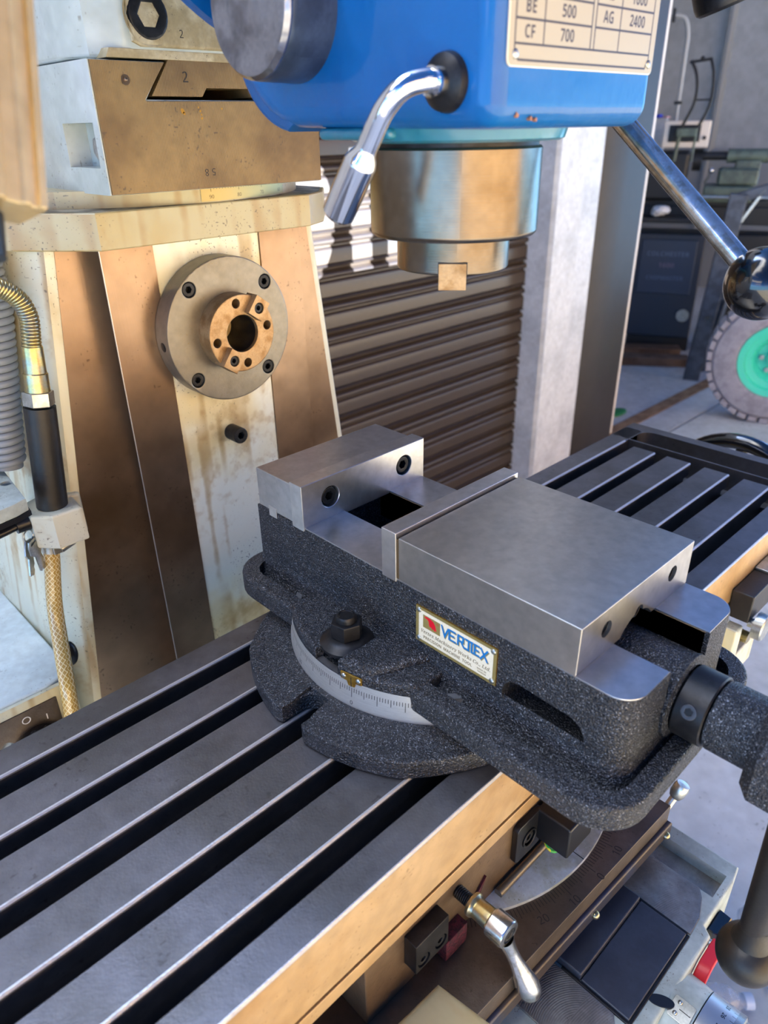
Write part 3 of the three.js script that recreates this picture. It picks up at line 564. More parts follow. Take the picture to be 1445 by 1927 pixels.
// ---------------------------------------------------------------- column with its cap, ways and horizontal spindle
{
  const c = thing('mill_column', 'cream painted milling machine column with brown steel ways and a spindle flange', 'column');
  const yT = .352, yB = FY + .02, W = (y) => .1560 + (yT - y) * .118;       // half width at the front, growing downwards
  const loft = (plan) => {                                                  // plan(y) gives the outline at height y
    const ys = [yB, -.6, -.17, .1, yT], v = [], n = plan(0).length;
    for (let i = 0; i < ys.length - 1; i++) { const A = plan(ys[i]), B = plan(ys[i + 1]); for (let k = 0; k < n; k++) { const l = (k + 1) % n, a = [A[k][0], ys[i], A[k][1]], b = [A[l][0], ys[i], A[l][1]], d = [B[k][0], ys[i + 1], B[k][1]], e = [B[l][0], ys[i + 1], B[l][1]]; v.push(...a, ...d, ...b, ...b, ...d, ...e); } }
    const T0 = plan(yT); for (let k = 1; k < n - 1; k++) v.push(T0[0][0], yT, T0[0][1], T0[k + 1][0], yT, T0[k + 1][1], T0[k][0], yT, T0[k][1]);
    const g = new THREE.BufferGeometry(); g.setAttribute('position', new THREE.Float32BufferAttribute(v, 3)); return creased(g, .45);
  };
  obj('column_body', loft((y) => { const w = W(y), b = w + .030; return [[XC - w, -.3705], [XC + w, -.3705], ...arc(0, 0, 1, 0, 0, 0).map(() => [XC + w + .008, -.3725]), [XC + b, -.400], [XC + b + .006, -.425], [XC + b + .02, -.90], [XC - b - .02, -.90], [XC - b - .006, -.425], [XC - b, -.400], [XC - w - .008, -.3725]].reverse(); }), M.paint, c);
  // machined faces each side of the dovetail
  for (const s of [-1, 1]) obj('machined_face', ext('z', [[XC + s * .100, yT - .001], [XC + s * (W(yT) - .001), yT - .001], [XC + s * (W(yB) - .001), yB + .01], [XC + s * .100, yB + .01]], -.3706, -.3698, 0), M.steelWay, c);
  // dovetail block: two proud brown ways with the painted panel between them
  const dove = (a, b, za, zb) => ext('y', [[XC + a[0], za], [XC + a[1], zb], [XC + b[1], zb], [XC + b[0], za]], yB + .01, yT - .0005, 0);
  obj('dovetail_way', [dove([-.1068, -.1230], [-.060, -.0660], -.3705, -.3425)], M.steelWay, c, 'left brown steel dovetail way');
  obj('dovetail_way', [dove([.060, .0660], [.1068, .1230], -.3705, -.3425)], M.steelWay, c, 'right brown steel dovetail way');
  obj('way_edge', box(XC - .1234, XC - .1226, yB + .02, yT - .001, -.3437, -.3423), M.steelEdge, c);  // pale strip paints the highlight along the left way edge
  obj('center_panel', ext('z', [[XC - .0655, yB + .01], [XC - .0655, yT - .001], [XC + .0655, yT - .001], [XC + .0655, yB + .01]], -.372, -.3440, .0006), M.paintLifted, c, 'cream painted panel between the ways');
  obj('stop_screw', [...moved(capScrew(.0098, .022, .0045), .0055, .1245, -.322), cyl('z', .007, .007, .02, .0055, .1245, -.345, 20)], M.blackMetal, c, 'black socket head screw below the flange');
  // cap
  const capPlan = [[XC - .1345, -.3090], [XC - .1700, -.3500], [XC - .1960, -.3800], [XC - .2000, -.90], [XC + .2000, -.90], [XC + .1960, -.3800], [XC + .1520, -.3300], [XC + .1150, -.3090]];
  obj('cap', [ext('y', capPlan, yT - .0005, .3850, .0022, [], 3, .4)], M.paintOilyDim, c, 'cream painted cap of the column');
  obj('cap_top_dirt', ext('y', capPlan.map(([x, z]) => [XC + (x - XC) * .985, z - .004]), .3846, .3853, 0), std({ map: mottled('#8b8574', '#5c5648', .1, 6, 171, .35, .7, '#2e2a22'), roughness: .8 }), c, 'dirty top face of the cap');
  // turret seat
  obj('turret_seat', lathe('y', [[.02, .385], [.203, .385], [.203, .4005], [.02, .4005]], XC, 0, -.515, 96), M.paintOilyDim, c);
  const tagG = new THREE.CylinderGeometry(.2036, .2036, .0135, 40, 1, true, 0, .62); tagG.rotateY(-.10); T(tagG, XC, .3930, -.515);
  const tg = canvasTex(512, 64, (g, w, h) => { g.fillStyle = '#a5935f'; g.fillRect(0, 0, w, h); g.fillStyle = '#3a2f1a'; g.font = '22px sans-serif'; ['90', '80', '70', '60'].forEach((q, i) => { const x = 36 + i * 140; g.fillText(q, x, 52); for (let k = 0; k < 10; k++) g.fillRect(x + 10 + k * 14, 0, 2, k ? 12 : 22); }); });
  tagG.userData.keepUV = true; const tm = obj('degree_scale', tagG, std({ map: tg, metalness: .5, roughness: .4, side: THREE.DoubleSide }), c, 'small brass degree scale');
  // spindle flange
  const FX = XC, FY2 = .2525, R0 = .0788, ring = [];
  const hp = [[42.4, .0680], [132.2, .0680], [223.2, .0680], [311, .0680]].map(([a, r]) => [FX + r * Math.cos((a) * Math.PI / 180), FY2 + r * Math.sin((a) * Math.PI / 180)]);
  const fl = obj('spindle_flange', ext('z', circlePts(FX, FY2, R0, 96), -.3425, -.3168, .0012, [...hp.map(([x, y]) => circlePts(x, y, .0080, 28)), circlePts(FX, FY2, .030, 40)], 2), M.flange, c, 'round grey steel bearing flange');
  for (const [x, y] of hp) obj('screw', moved(capScrew(.0073, .012, .0036), x, y, -.3180), M.blackMetal, fl);
  obj('flange_plug', (() => { const a = 184.5 * Math.PI / 180, g = lathe('x', [[0, .0006], [.004, .0006], [.0052, 0]].reverse(), 0, 0, 0, 20); g.rotateZ(a); return T(g, FX + R0 * Math.cos(a), FY2 + R0 * Math.sin(a), -.3295); })(), M.blackMetal, fl);
  // spindle nose with taper bore, drive keys and bolt holes
  const NR = .0418, BR0 = .0200, nh = [98, 6, 188, 275].map((a) => [FX + .0332 * Math.cos(a * Math.PI / 180), FY2 + .0332 * Math.sin(a * Math.PI / 180)]);
  const nose = obj('spindle_nose', [ext('z', circlePts(FX, FY2, NR, 72), -.3300, -.2950, .0010, [circlePts(FX, FY2, BR0, 48), ...nh.map(([x, y]) => circlePts(x, y, .0048, 20))], 2)], M.nose, c, 'brown steel spindle nose with taper bore');
  obj('bore', lathe('z', [[.0150, -.07], [BR0, 0]], FX, FY2, -.3000, 48), M.blackMetal, nose);
  obj('bore_end', [cyl('z', .03, .03, .002, FX, FY2, -.371, 32), ...nh.map(([x, y]) => cyl('z', .0049, .0049, .001, x, y, -.318, 16))], M.blackMetal, nose);
  for (const k of [0, 1]) {
    const a = (53 + 180 * k) * Math.PI / 180, mk = (g) => { g.rotateZ(a - Math.PI / 2); return T(g, FX, FY2, 0); };
    const key = obj('drive_key', mk(ext('z', [[-.0098, .0210], [.0098, .0210], [.0098, .0428], [-.0098, .0428]], -.3060, -.2868, .0006, [circlePts(0, .0318, .0058, 20)])), M.nose, c);
    obj('screw', mk(T(mergeGeometries(capScrew(.0052, .008, .0026).map(clean)), 0, .0318, -.2885)), M.blackMetal, key);
  }
}
// ---------------------------------------------------------------- turret head with the dovetail for the ram
{
  const t = thing('ram_turret', 'cream painted ram turret with a brown milled front face on the column cap', 'turret');
  const x0 = XC - .1215, x1 = XC + .1235, zf = -.2955, y0 = .3990, y1 = .5045, yb = .4752, dl = -.0660, dt = -.0440, dr = .0790, drt = .0590;
  const prof = [[x0, y0], [x1, y0], [x1, y1], [drt, y1], [dr, yb], [dl, yb], [dt, y1], [x0, y1]];
  obj('turret_body', [cut(ext('z', prof, -.75, zf - .0022, .0015), box(x0 - .01, x0 + .022, .4210, .4575, -.372, -.308))], M.paintCool, t);
  obj('milled_face', ext('z', [[x0 + .0012, y0 + .0006], [x1 - .0006, y0 + .0006], [x1 - .0006, y1 - .0006], [drt, y1 - .0006], [dr, yb - .0004], [dl - .0012, yb - .0016], [dl - .0024, yb - .0004], [dt - .0010, y1 - .0006], [x0 + .0012, y1 - .0006]], zf - .003, zf, .0004), M.steelMilled, t, 'brown finely milled front face');
  const bl = obj('side_bolt', [ext('x', hexPts(.011, 6, .3).map(([a, b]) => [a - .320, b + .4372]), x0 + .006, x0 + .018, .001), cyl('x', .007, .007, .03, x0 + .020, .4372, -.320, 16)], M.zinc, t);
  obj('ball_plug', [cyl('z', .0042, .0042, .0008, -.0846, .4897, zf - .0002, 24), T(new THREE.SphereGeometry(.0018, 14, 10), -.0846, .4897, zf + .0004)], M.steelWay, t);
  obj('stamped_number', [T(glyphs('5', .0062).rotateZ(Math.PI - .05), -.0068, .4139, zf - .0002), T(glyphs('8', .0062).rotateZ(Math.PI), -.0146, .4136, zf - .0002)], M.engrave, t);
  const rust = std({ color: '#a97a26', roughness: .9 });
  obj('rust_spots', [[-.0326, .4656, .0024], [-.0315, .4640, .0014], [-.0155, .4690, .0009], [-.0140, .4660, .0010], [-.0130, .4630, .0009], [-.0130, .4600, .0012], [.0100, .4680, .0009]].map(([x, y, r]) => { const p = Array.from({ length: 14 }, (_, i) => { const a = i / 14 * 6.283, q = r * (.6 + .6 * rnd()); return [x + q * Math.cos(a), y + q * Math.sin(a)]; }); return ext('z', p, zf - .0002, zf + .00008, 0); }), rust, t, 'small orange rust spots');
  // ram riding in the dovetail
  const r = thing('ram', 'pale painted ram with a large socket screw above the brown turret face', 'ram');
  const g = .0028, zr = zf - .0035;
  obj('dovetail', ext('z', [[dl + .0062, yb + .0026], [-.0040 - .0035, yb + .0026], [-.0020, yb + .0098], [.0445, yb + .0098], [.0480, yb + .0026], [dr - .003, yb + .0026], [drt - .002, y1 + .004], [dt + .0064, y1 + .004]], -.75, zr, .0004), M.steelMilled, r, 'brown milled dovetail of the ram');
  obj('ledge', ext('z', [[XC - .104, y1 + .0016], [XC + .100, y1 + .0016], [XC + .100, y1 + .0090], [XC - .100, y1 + .0090]], -.75, zr + .0010, .0012), M.tan, r);
  const plan = [[XC - .1200, -.75], [XC - .1200, -.345], [XC - .1090, -.318], [XC - .0860, -.302], [XC - .0780, -.2985], [XC + .09, -.2985], [XC + .12, -.34], [XC + .12, -.75]];
  obj('ram_body', ext('y', plan, y1 + .0016, .72, .0040, [], 3), M.paintCool, r);
  obj('front_face', ext('z', [[XC - .0780, .5185], [XC - .0700, .5150], [XC + .05, .5150], [XC + .08, .5250], [XC + .08, .70], [XC - .0850, .70]], -.3045, -.2955, .0030, [circlePts(-.0540, .5385, .0205, 32)], 3), M.tan, r, 'tan speckled clamping face');
  obj('clamp_screw', moved(capScrew(.0188, .022, .0098), -.0540, .5385, -.2945), M.blackMetal, r, 'large black socket head screw');
  obj('stamped_number', T(glyphs('2', .0085), -.0235, .4935, zr - .0001), M.engrave, r);
  obj('stamped_number', T(glyphs('2', .0060), -.0240, .5262, -.2957), M.engrave, r);
}
// ---------------------------------------------------------------- blue vertical head
{
  const h = thing('milling_head', 'glossy blue vertical milling head with a speed plate and spindle', 'milling head');
  const x0 = XC - .0880, x1 = XC + .0820, zb = -.1330, zf = .1070, yb = .4478;
  const prof = [[zb, .76], [zb, .5180], ...arc(zb + .066, yb + .0680, .0655, 180, 270, 12).map(([z, y]) => [z, y]), [zf - .014, yb], ...arc(zf - .013, yb + .013, .013, 270, 360, 6), [zf, .76]];
  obj('casting', ext('x', prof, x0, x1, .0125, [], 5, .5), M.blue, h);
  obj('neck', lathe('z', [[.05, -.2940], [.100, -.2940], [.105, -.270], [.150, -.185], [.178, -.168], [.1865, -.1600], [.1865, -.150], [.05, -.150]], XC, .6830, 0, 128), M.blue, h);
  obj('back_rim', ext('x', [[zb - .006, .76], [zb - .006, .5160], ...arc(zb + .062, yb + .0660, .0665, 180, 262, 12), [zb + .06, yb + .004], [zb + .01, .76]], x0 + .004, x1 - .004, .003), std({ color: '#0a4c86', roughness: .4 }), h);
  obj('spindle_boss', [lathe('y', [[.058, .4404], [.0715, .4404], [.0745, .4420], [.0775, .4520], [.05, .4520]], XC, 0, .006, 72), box(-.075, -.045, .4425, .450, -.05, .02, .004)], M.teal, h, 'worn teal lip round the spindle');
  obj('quill', [lathe('y', [[.030, .3795], [.0590, .3795], [.0608, .3812], [.0613, .3830], [.0613, .4360], [.0600, .4375], [.03, .4375]], XC, 0, .005, 96)], M.quill, h, 'large bright steel spindle sleeve');
  obj('quill_gap', cyl('y', .0585, .0585, .006, XC, .4395, .005, 64), M.blackMetal, h);
  obj('spindle_nose', lathe('y', [[.0190, .3900], [.0190, .3565], [.0200, .3555], [.0410, .3555], [.0420, .3570], [.0420, .3800], [.03, .3805]].reverse(), XC, 0, .005, 80), M.quill, h, 'bright steel spindle nose');
  obj('drive_key', (() => { const g = ext('y', [[-.0098, .0220], [.0098, .0220], [.0098, .0430], [-.0098, .0430]], .3455, .3640, .0006); g.rotateY(-.85); return T(g, XC, 0, .005); })(), M.nose, h, 'square brown steel drive key');
  obj('key_slot', (() => { const g = ext('y', [[-.0104, .0220], [.0104, .0220], [.0104, .0422], [-.0104, .0422]], .3553, .3646, 0); g.rotateY(-.85); return T(g, XC, 0, .005); })(), M.blackMetal, h);
  obj('paint_chip', [[-.0600, .4545, .0016], [-.0470, .4530, .0012], [-.0420, .4525, .0011]].map(([x, y, r]) => ext('z', Array.from({ length: 10 }, (_, i) => { const a = i / 10 * 6.283, q = r * (.6 + .6 * rnd()); return [x + q * Math.cos(a), y + q * Math.sin(a)]; }), zf - .0030, zf - .0004, 0)), std({ color: '#9a6a52', roughness: .8 }), h, 'small brown paint chips');
  // speed plate
  const PX0 = -.0735, PX1 = .0800, PY0 = .4772, PY1 = .6000;
  const st = canvasTex(1024, 820, (g, w, hh) => {
    const X = (x) => (x - PX0) / (PX1 - PX0) * w, Y = (y) => hh - (y - PY0) / (PY1 - PY0) * hh;
    g.fillStyle = '#a89b80'; g.fillRect(0, 0, w, hh);
    g.strokeStyle = '#2e2626'; g.lineWidth = 7;
    const L = (a, b, c, d) => { g.beginPath(); g.moveTo(X(a), Y(b)); g.lineTo(X(c), Y(d)); g.stroke(); };
    const xl = -.0680, xr = .0735, rows = [.4879, .4991, .5103, .5215, .5327, .5439, .555];
    L(xl + .003, .4805, xr - .003, .4805); L(xl, .4835, xl, .60); L(xr, .4835, xr, .60);
    for (const s of [[xl, 1], [xr, -1]]) { g.beginPath(); g.arc(X(s[0]), Y(.4805), .003 / (PX1 - PX0) * w, s[1] > 0 ? -Math.PI / 2 : Math.PI, s[1] > 0 ? 0 : -Math.PI / 2); g.stroke(); }
    for (const y of rows) { L(xl, y, .0040, y); L(.0078, y, xr, y); } L(xl, .4879, xr, .4879);
    for (const x of [-.0425, .0040, .0078, .0349]) L(x, .4879, x, .60);
    g.fillStyle = '#332a28'; g.textAlign = 'center'; g.textBaseline = 'middle'; g.font = 'bold 56px sans-serif';
    const t = (q, x, y) => g.fillText(q, X(x), Y(y), 190);
    t('CF', -.0552, .4936); t('700', -.0200, .4936); t('BE', -.0552, .5048); t('500', -.0200, .5048); t('AG', .0213, .5048); t('2400', .0545, .5048); t('AD', .0213, .5160); t('1600', .0545, .5160); t('AF', -.0552, .5160); t('325', -.0200, .5160);
  });
  const pl = obj('speed_plate', ext('z', rrect(PX0, PX1, PY0, PY1, .0035), zf - .0003, zf + .0009, .0003), std({ color: '#e4d6bd', metalness: .5, roughness: .35 }), h, 'cream metal speed chart plate');
  const pf = ext('z', rrect(PX0 + .0006, PX1 - .0006, PY0 + .0006, PY1 - .0006, .0030), zf + .0009, zf + .0010, 0); { pf.computeBoundingBox(); const p = pf.attributes.position, uv = new Float32Array(p.count * 2); for (let i = 0; i < p.count; i++) { uv[i * 2] = (p.getX(i) - PX0) / (PX1 - PX0); uv[i * 2 + 1] = (p.getY(i) - PY0) / (PY1 - PY0); } pf.setAttribute('uv', new THREE.BufferAttribute(uv, 2)); pf.userData.keepUV = true; }
  obj('print', pf, phys({ map: st, roughness: .4, metalness: .25 }), pl);
  for (const x of [PX0 + .0065, PX1 - .0060]) obj('rivet', T(new THREE.SphereGeometry(.0026, 16, 10).scale(1, 1, .55), x, PY0 + .0058, zf + .0009), M.zinc, pl);
  // quill lock lever
  const lx = x0, ly = .4712, lz = .0740;
  obj('lock_washer', lathe('x', [[.004, -.008], [.0100, -.0075], [.0142, -.0045], [.0152, 0], [.0152, .002]], lx, ly, lz, 48), M.blackMetal, h, 'black collar of the lock lever');
  const lev = obj('lock_lever', [tube([[lx, ly, lz], [lx - .018, ly + .0005, lz - .002], [lx - .0280, ly - .0030, lz - .0075], [lx - .0330, ly - .0130, lz - .0165], [lx - .0345, ly - .0270, lz - .0260], [lx - .0350, ly - .0330, lz - .0300]], .0062, 60, 24), cyl('x', .0078, .0078, .012, lx - .008, ly, lz, 32),
    sweepLathe([[.0061, 0], [.0064, .003], [.0085, .0065], [.0094, .0095], [.0098, .0105], [.0101, .028], [.0100, .0450], [.0085, .0470], [.004, .0475], [.003, .0465], [.0, .0465]], [lx - .0349, ly - .0310, lz - .0286], [-.0010, -.0330, -.0240])], M.chrome, h, 'polished chrome lock lever');
  // feed knob: grey cast alloy dish on a short drum
  obj('feed_hub', lathe('x', [[.0300, -.0330], [.0405, -.0330], [.0412, -.030], [.0418, 0], [.0418, .004]], x0, .5180, -.0575, 72), std({ map: mottled('#4a5a72', '#38465c', .1, 6, 175, .3, .7, '#23304a'), metalness: .55, roughness: .38 }), h, 'blue grey drum of the feed dial');
  obj('feed_dish', lathe('x', [[0, -.0385], [.012, -.0395], [.020, -.0375], [.028, -.0365], [.034, -.0385], [.0385, -.0375], [.0408, -.0345], [.0405, -.0325], [.03, -.032]], x0, .5180, -.0575, 72), M.castAlu, h, 'polished alloy face of the feed dial');
  // right hand feed lever with black ball
  const A = [.1480, .4600, .0420], Bp = [.1480, .3450, .1790];
  const d = V3(Bp[0] - A[0], Bp[1] - A[1], Bp[2] - A[2]).normalize();
  obj('feed_lever', [rod([A[0] - d.x * .03, A[1] - d.y * .03, A[2] - d.z * .03], [Bp[0] - d.x * .016, Bp[1] - d.y * .016, Bp[2] - d.z * .016], .0082, .0078, 32)], M.chromeWorn, h, 'scratched chrome feed lever');
  obj('ball_knob', [T(new THREE.SphereGeometry(.0262, 48, 32), Bp[0] + d.x * .004, Bp[1] + d.y * .004 + .0015, Bp[2] + d.z * .004)], M.bakelite, h, 'glossy black ball knob');
  obj('feed_boss', [cyl('x', .026, .026, .07, x1 + .03, .4950, .005, 40), cyl('x', .021, .021, .03, x1 + .075, .4950, .005, 32)], M.blackMetal, h);
  obj('spare_knob', sweepLathe([[0, 0], [.019, .0], [.0215, .002], [.0225, .006], [.0225, .03], [.018, .045]], [.2150, .5255, .0900], [-.25, .93, -.25]), M.blackMetal, h, 'dark knob at the top right');
}
// ---------------------------------------------------------------- left side: coolant line, conduit, electrical box, foreground arm
{
  const n = thing('coolant_nozzle', 'bent metal gooseneck with hex nut on a black coolant tube beside the column', 'coolant nozzle');
  const gp = [[-.290, .338, -.338], [-.245, .3335, -.352], [-.2105, .3245, -.359], [-.1960, .3120, -.360], [-.1905, .2950, -.360], [-.1925, .2770, -.360], [-.1943, .2660, -.360]];
  const crv = new THREE.CatmullRomCurve3(gp.map((p) => V3(...p)), false, 'centripetal'), rings = [];
  for (let i = 0; i < 46; i++) { const t = (i + .5) / 46, p = crv.getPointAt(t), d = crv.getTangentAt(t); const g = new THREE.TorusGeometry(.0072, .00215, 8, 22); g.applyQuaternion(new THREE.Quaternion().setFromUnitVectors(V3(0, 0, 1), d)); rings.push(T(g, p.x, p.y, p.z)); }
  obj('gooseneck', [tube(gp, .0072, 80, 18), ...rings], M.zincYellow, n, 'flexible ribbed metal gooseneck');
  const ax = [-.113, -1, 0], at = (y) => [-.1943 + (y - .266) * .113, y, -.36];
  obj('sleeve', [sweepLathe([[.004, 0], [.0095, 0], [.0100, .001], [.0108, .026]], at(.2670), ax), sweepLathe([[.0108, 0], [.0118, .0008], [.0122, .0185], [.006, .0185]], at(.2410), ax)], M.zincYellow, n);
  const nut = ext('y', hexPts(.0150, 6, .2), -.0150, 0, .0014); nut.rotateZ(-.113); obj('hex_nut', T(nut, ...at(.2225)), M.zinc, n);
  obj('tube', [rod(at(.2065), at(.098), .0154, .0158, 40), rod(at(.2085), at(.206), .009)], M.blackPaint, n, 'black painted tube');
  const b = thing('tube_bracket', 'cream painted bracket block holding the black coolant tube', 'bracket');
  obj('block', ext('y', [[-.2400, -.352], [-.2240, -.334], [-.1920, -.334], [-.1880, -.372], [-.2150, -.395], [-.2400, -.385]], .0585, .0985, .003, [], 3), M.paint, b);
  obj('base_lug', box(-.215, -.180, .050, .1005, -.40, -.365, .004), M.paint, b);
  const cg = thing('cable_gland', 'black cable gland and cable entering the tube bracket from the left', 'cable');
  obj('gland', [cyl('x', .0085, .0085, .014, -.2465, .0880, -.362, 28), cyl('x', .0065, .0065, .012, -.2390, .0880, -.362, 20)], M.plastic, cg);
  obj('cable', tube([[-.2500, .0878, -.362], [-.268, .0850, -.362], [-.30, .0835, -.36], [-.36, .090, -.35]], .0042, 40, 12), M.plastic, cg);
  const k = thing('door_key', 'flat silver key hanging from a small ring below the black cable gland', 'key');
  obj('ring', T(new THREE.TorusGeometry(.0065, .0008, 8, 28).rotateY(.5), -.2455, .0755, -.3560), M.zinc, k);
  const kp = [[-.0080, .0005], [-.0055, .0075], [.0045, .0085], [.0095, .0035], [.0100, -.0065], [.0055, -.0125], [.0065, -.0200], [.0045, -.0230], [.0060, -.0265], [.0040, -.0320], [.0010, -.0320], [.0005, -.0295], [-.0015, -.0325], [-.0035, -.0310], [-.0030, -.0130], [-.0085, -.0080]];
  const kg = ext('z', kp, -.0009, .0009, .0002, [[[-.0045, .0010], [.0055, .0040], [.0055, .0058], [-.0035, .0045]]]); kg.rotateZ(.10); kg.rotateY(.55); obj('blade', T(kg, -.2440, .0640, -.3530), M.zinc, k);
  const k2 = ext('z', kp, -.0009, .0009, .0002); k2.rotateZ(-.28); k2.rotateY(.75); obj('blade', T(k2, -.2480, .0625, -.3570), M.zinc, k);
  const hs = thing('coolant_hose', 'clear yellow braided hose running down from the tube bracket', 'hose');
  const hc = [[-.2238, .0620, -.360], [-.2275, .0400, -.360], [-.2385, -.0200, -.359], [-.2500, -.0700, -.338], [-.2590, -.1050, -.3200], [-.2690, -.1700, -.3100], [-.280, -.30, -.305]];
  const hg = tube(hc, .0086, 120, 24); { const uv = hg.attributes.uv; for (let i = 0; i < uv.count; i++) uv.setXY(i, uv.getX(i) * .37, uv.getY(i) * .056); hg.userData.keepUV = true; }
  obj('hose_wall', hg, M.hose, hs);
  const cl = thing('hose_clamp', 'small steel worm clamp round the top of the braided hose', 'clamp');
  obj('band', sweepLathe([[.0088, 0], [.0098, 0], [.0098, .009], [.0088, .009]], [-.2248, .0560, -.360], [-.17, -1, 0]), M.zinc, cl);
  obj('worm', [rod([-.2200, .0520, -.3480], [-.2050, .0560, -.3490], .0048, .0048, 20), box(-.228, -.216, .0475, .0560, -.3515, -.3465, .001)], M.zinc, cl);
  const cd = thing('ribbed_conduit', 'thick grey ribbed conduit climbing beside the column at the left edge', 'conduit');
  const cc = []; for (let i = 0; i < 43; i++) { const y = .46 - i * .0075; cc.push(T(new THREE.TorusGeometry(.0168, .0040, 8, 28).rotateX(Math.PI / 2), -.2085 + Math.min(0, y - .30) * .165, y, -.406)); }
  obj('ribs', cc, M.conduit, cd); obj('core', [rod([-.2085, .46, -.406], [-.2085, .30, -.406], .0172), rod([-.2085, .30, -.406], [-.2355, .137, -.406], .0172)], M.conduit, cd);
  const pb = thing('mounting_plate', 'small grey plate with a bolt hole at the left edge beside the black tube', 'plate');
  obj('plate', cut(ext('y', [[-.330, -.300], [-.2600, -.316], [-.2470, -.322], [-.2360, -.428], [-.330, -.428]], .1190, .1330, .0016, [], 2), cyl('y', .0062, .0062, .05, -.2480, .126, -.3710, 24)), M.grayPaint, pb);
  obj('gasket', ext('y', [[-.330, -.299], [-.2590, -.315], [-.2455, -.321], [-.2340, -.430], [-.330, -.430]], .1140, .1188, 0), M.plastic, pb);
  obj('bolt', ext('y', hexPts(.0065).map(([x, z]) => [x - .2520, z - .3480]), .1060, .1138, .0008), M.zincYellow, pb);
  // electrical box with rotary switch
  const e = thing('switch_box', 'pale blue grey switch box with a cream front beside the column foot', 'switch box');
  obj('housing', ext('y', [[-.60, -.3380], [-.2760, -.3380], [-.2500, -.345], [-.2430, -.362], [-.2430, -.80], [-.60, -.80]], -.50, -.100, .003, [], 3), std({ map: mottled('#c9d8dc', '#bccdd3', .3, 5, 181, .35, .75, '#8d9a9e'), roughness: .5, bumpMap: TX.orange, bumpScale: .0005 }), e);
  obj('front_frame', ext('z', [[-.60, -.45], [-.2480, -.45], [-.2480, -.1035], [-.60, -.1035]], -.3400, -.3330, .0015, [[[-.59, -.44], [-.2720, -.44], [-.2720, -.1160], [-.59, -.1160]]]), M.paint, e, 'cream painted front frame');
  const pn = obj('panel', box(-.595, -.2700, -.445, -.1155, -.3400, -.3320, .001), M.steelDark, e, 'dark glossy switch panel');
  obj('label', [T(new THREE.TorusGeometry(.0042, .0006, 6, 24), -.3061, -.1275, -.3320), box(-.2854, -.2843, -.1390, -.1315, -.3321, -.3316)], M.white, pn);
  obj('switch_knob', [lathe('z', [[.010, .0], [.0255, .0], [.0265, .003], [.0265, .010], [.022, .020], [.0, .024]].reverse(), -.3010, -.1660, -.3320, 48), box(-.3050, -.2970, -.1890, -.1430, -.318, -.299, .003)], M.bakelite, pn, 'black rotary switch');
  tag(obj('lever_rod', rod([-.3330, -.1260, -.300], [-.360, -.130, -.270], .0085, .0105), M.zinc), 'grey metal rod end at the left edge in front of the switch panel', 'rod');
  tag(obj('rubber_plug', [T(new THREE.SphereGeometry(.011, 20, 14).scale(.8, 1.5, .8), -.2385, -.083, -.352)], M.plastic), 'black rubber plug in the gap between switch box and column', 'plug');
  // foreground: lower end of a pale metal arm, out of focus
  const f = thing('lamp_arm', 'blurred pale metal arm with ridges and a black end hanging at the top left corner', 'arm');
  const P0 = V3(-.2947, .5040, .0092), P1 = V3(-.3190, .4215, .0382), dr = P0.clone().sub(P1).normalize(), q = new THREE.Quaternion().setFromUnitVectors(V3(0, 1, 0), dr);
  const prof = [[.0130, .012], [.0118, .0150], [.0090, .0150], [.0080, .0132], [.0062, .0132], [.0050, .0155], [.0025, .0155], [.0010, .0138], [-.0045, .0138], [-.0060, .0160], [-.0085, .0160], [-.0100, .0135], [-.0150, .0120], [-.0165, -.012], [.0130, -.012]];
  const pg = ext('y', prof, 0, .30, .0008, [], 1, .4); pg.rotateY(.15); pg.applyQuaternion(q); obj('casing', T(pg, P1.x, P1.y, P1.z), std({ map: mottled('#dcc291', '#cdb27e', .2, 3, 183), metalness: .6, roughness: .25 }), f);
  const eg = cyl('y', .0085, .0085, .018, 0, -.009, 0, 32); eg.applyQuaternion(q); obj('end_cap', T(eg, P1.x - .0085, P1.y, P1.z), M.plastic, f, 'black end cap');
}
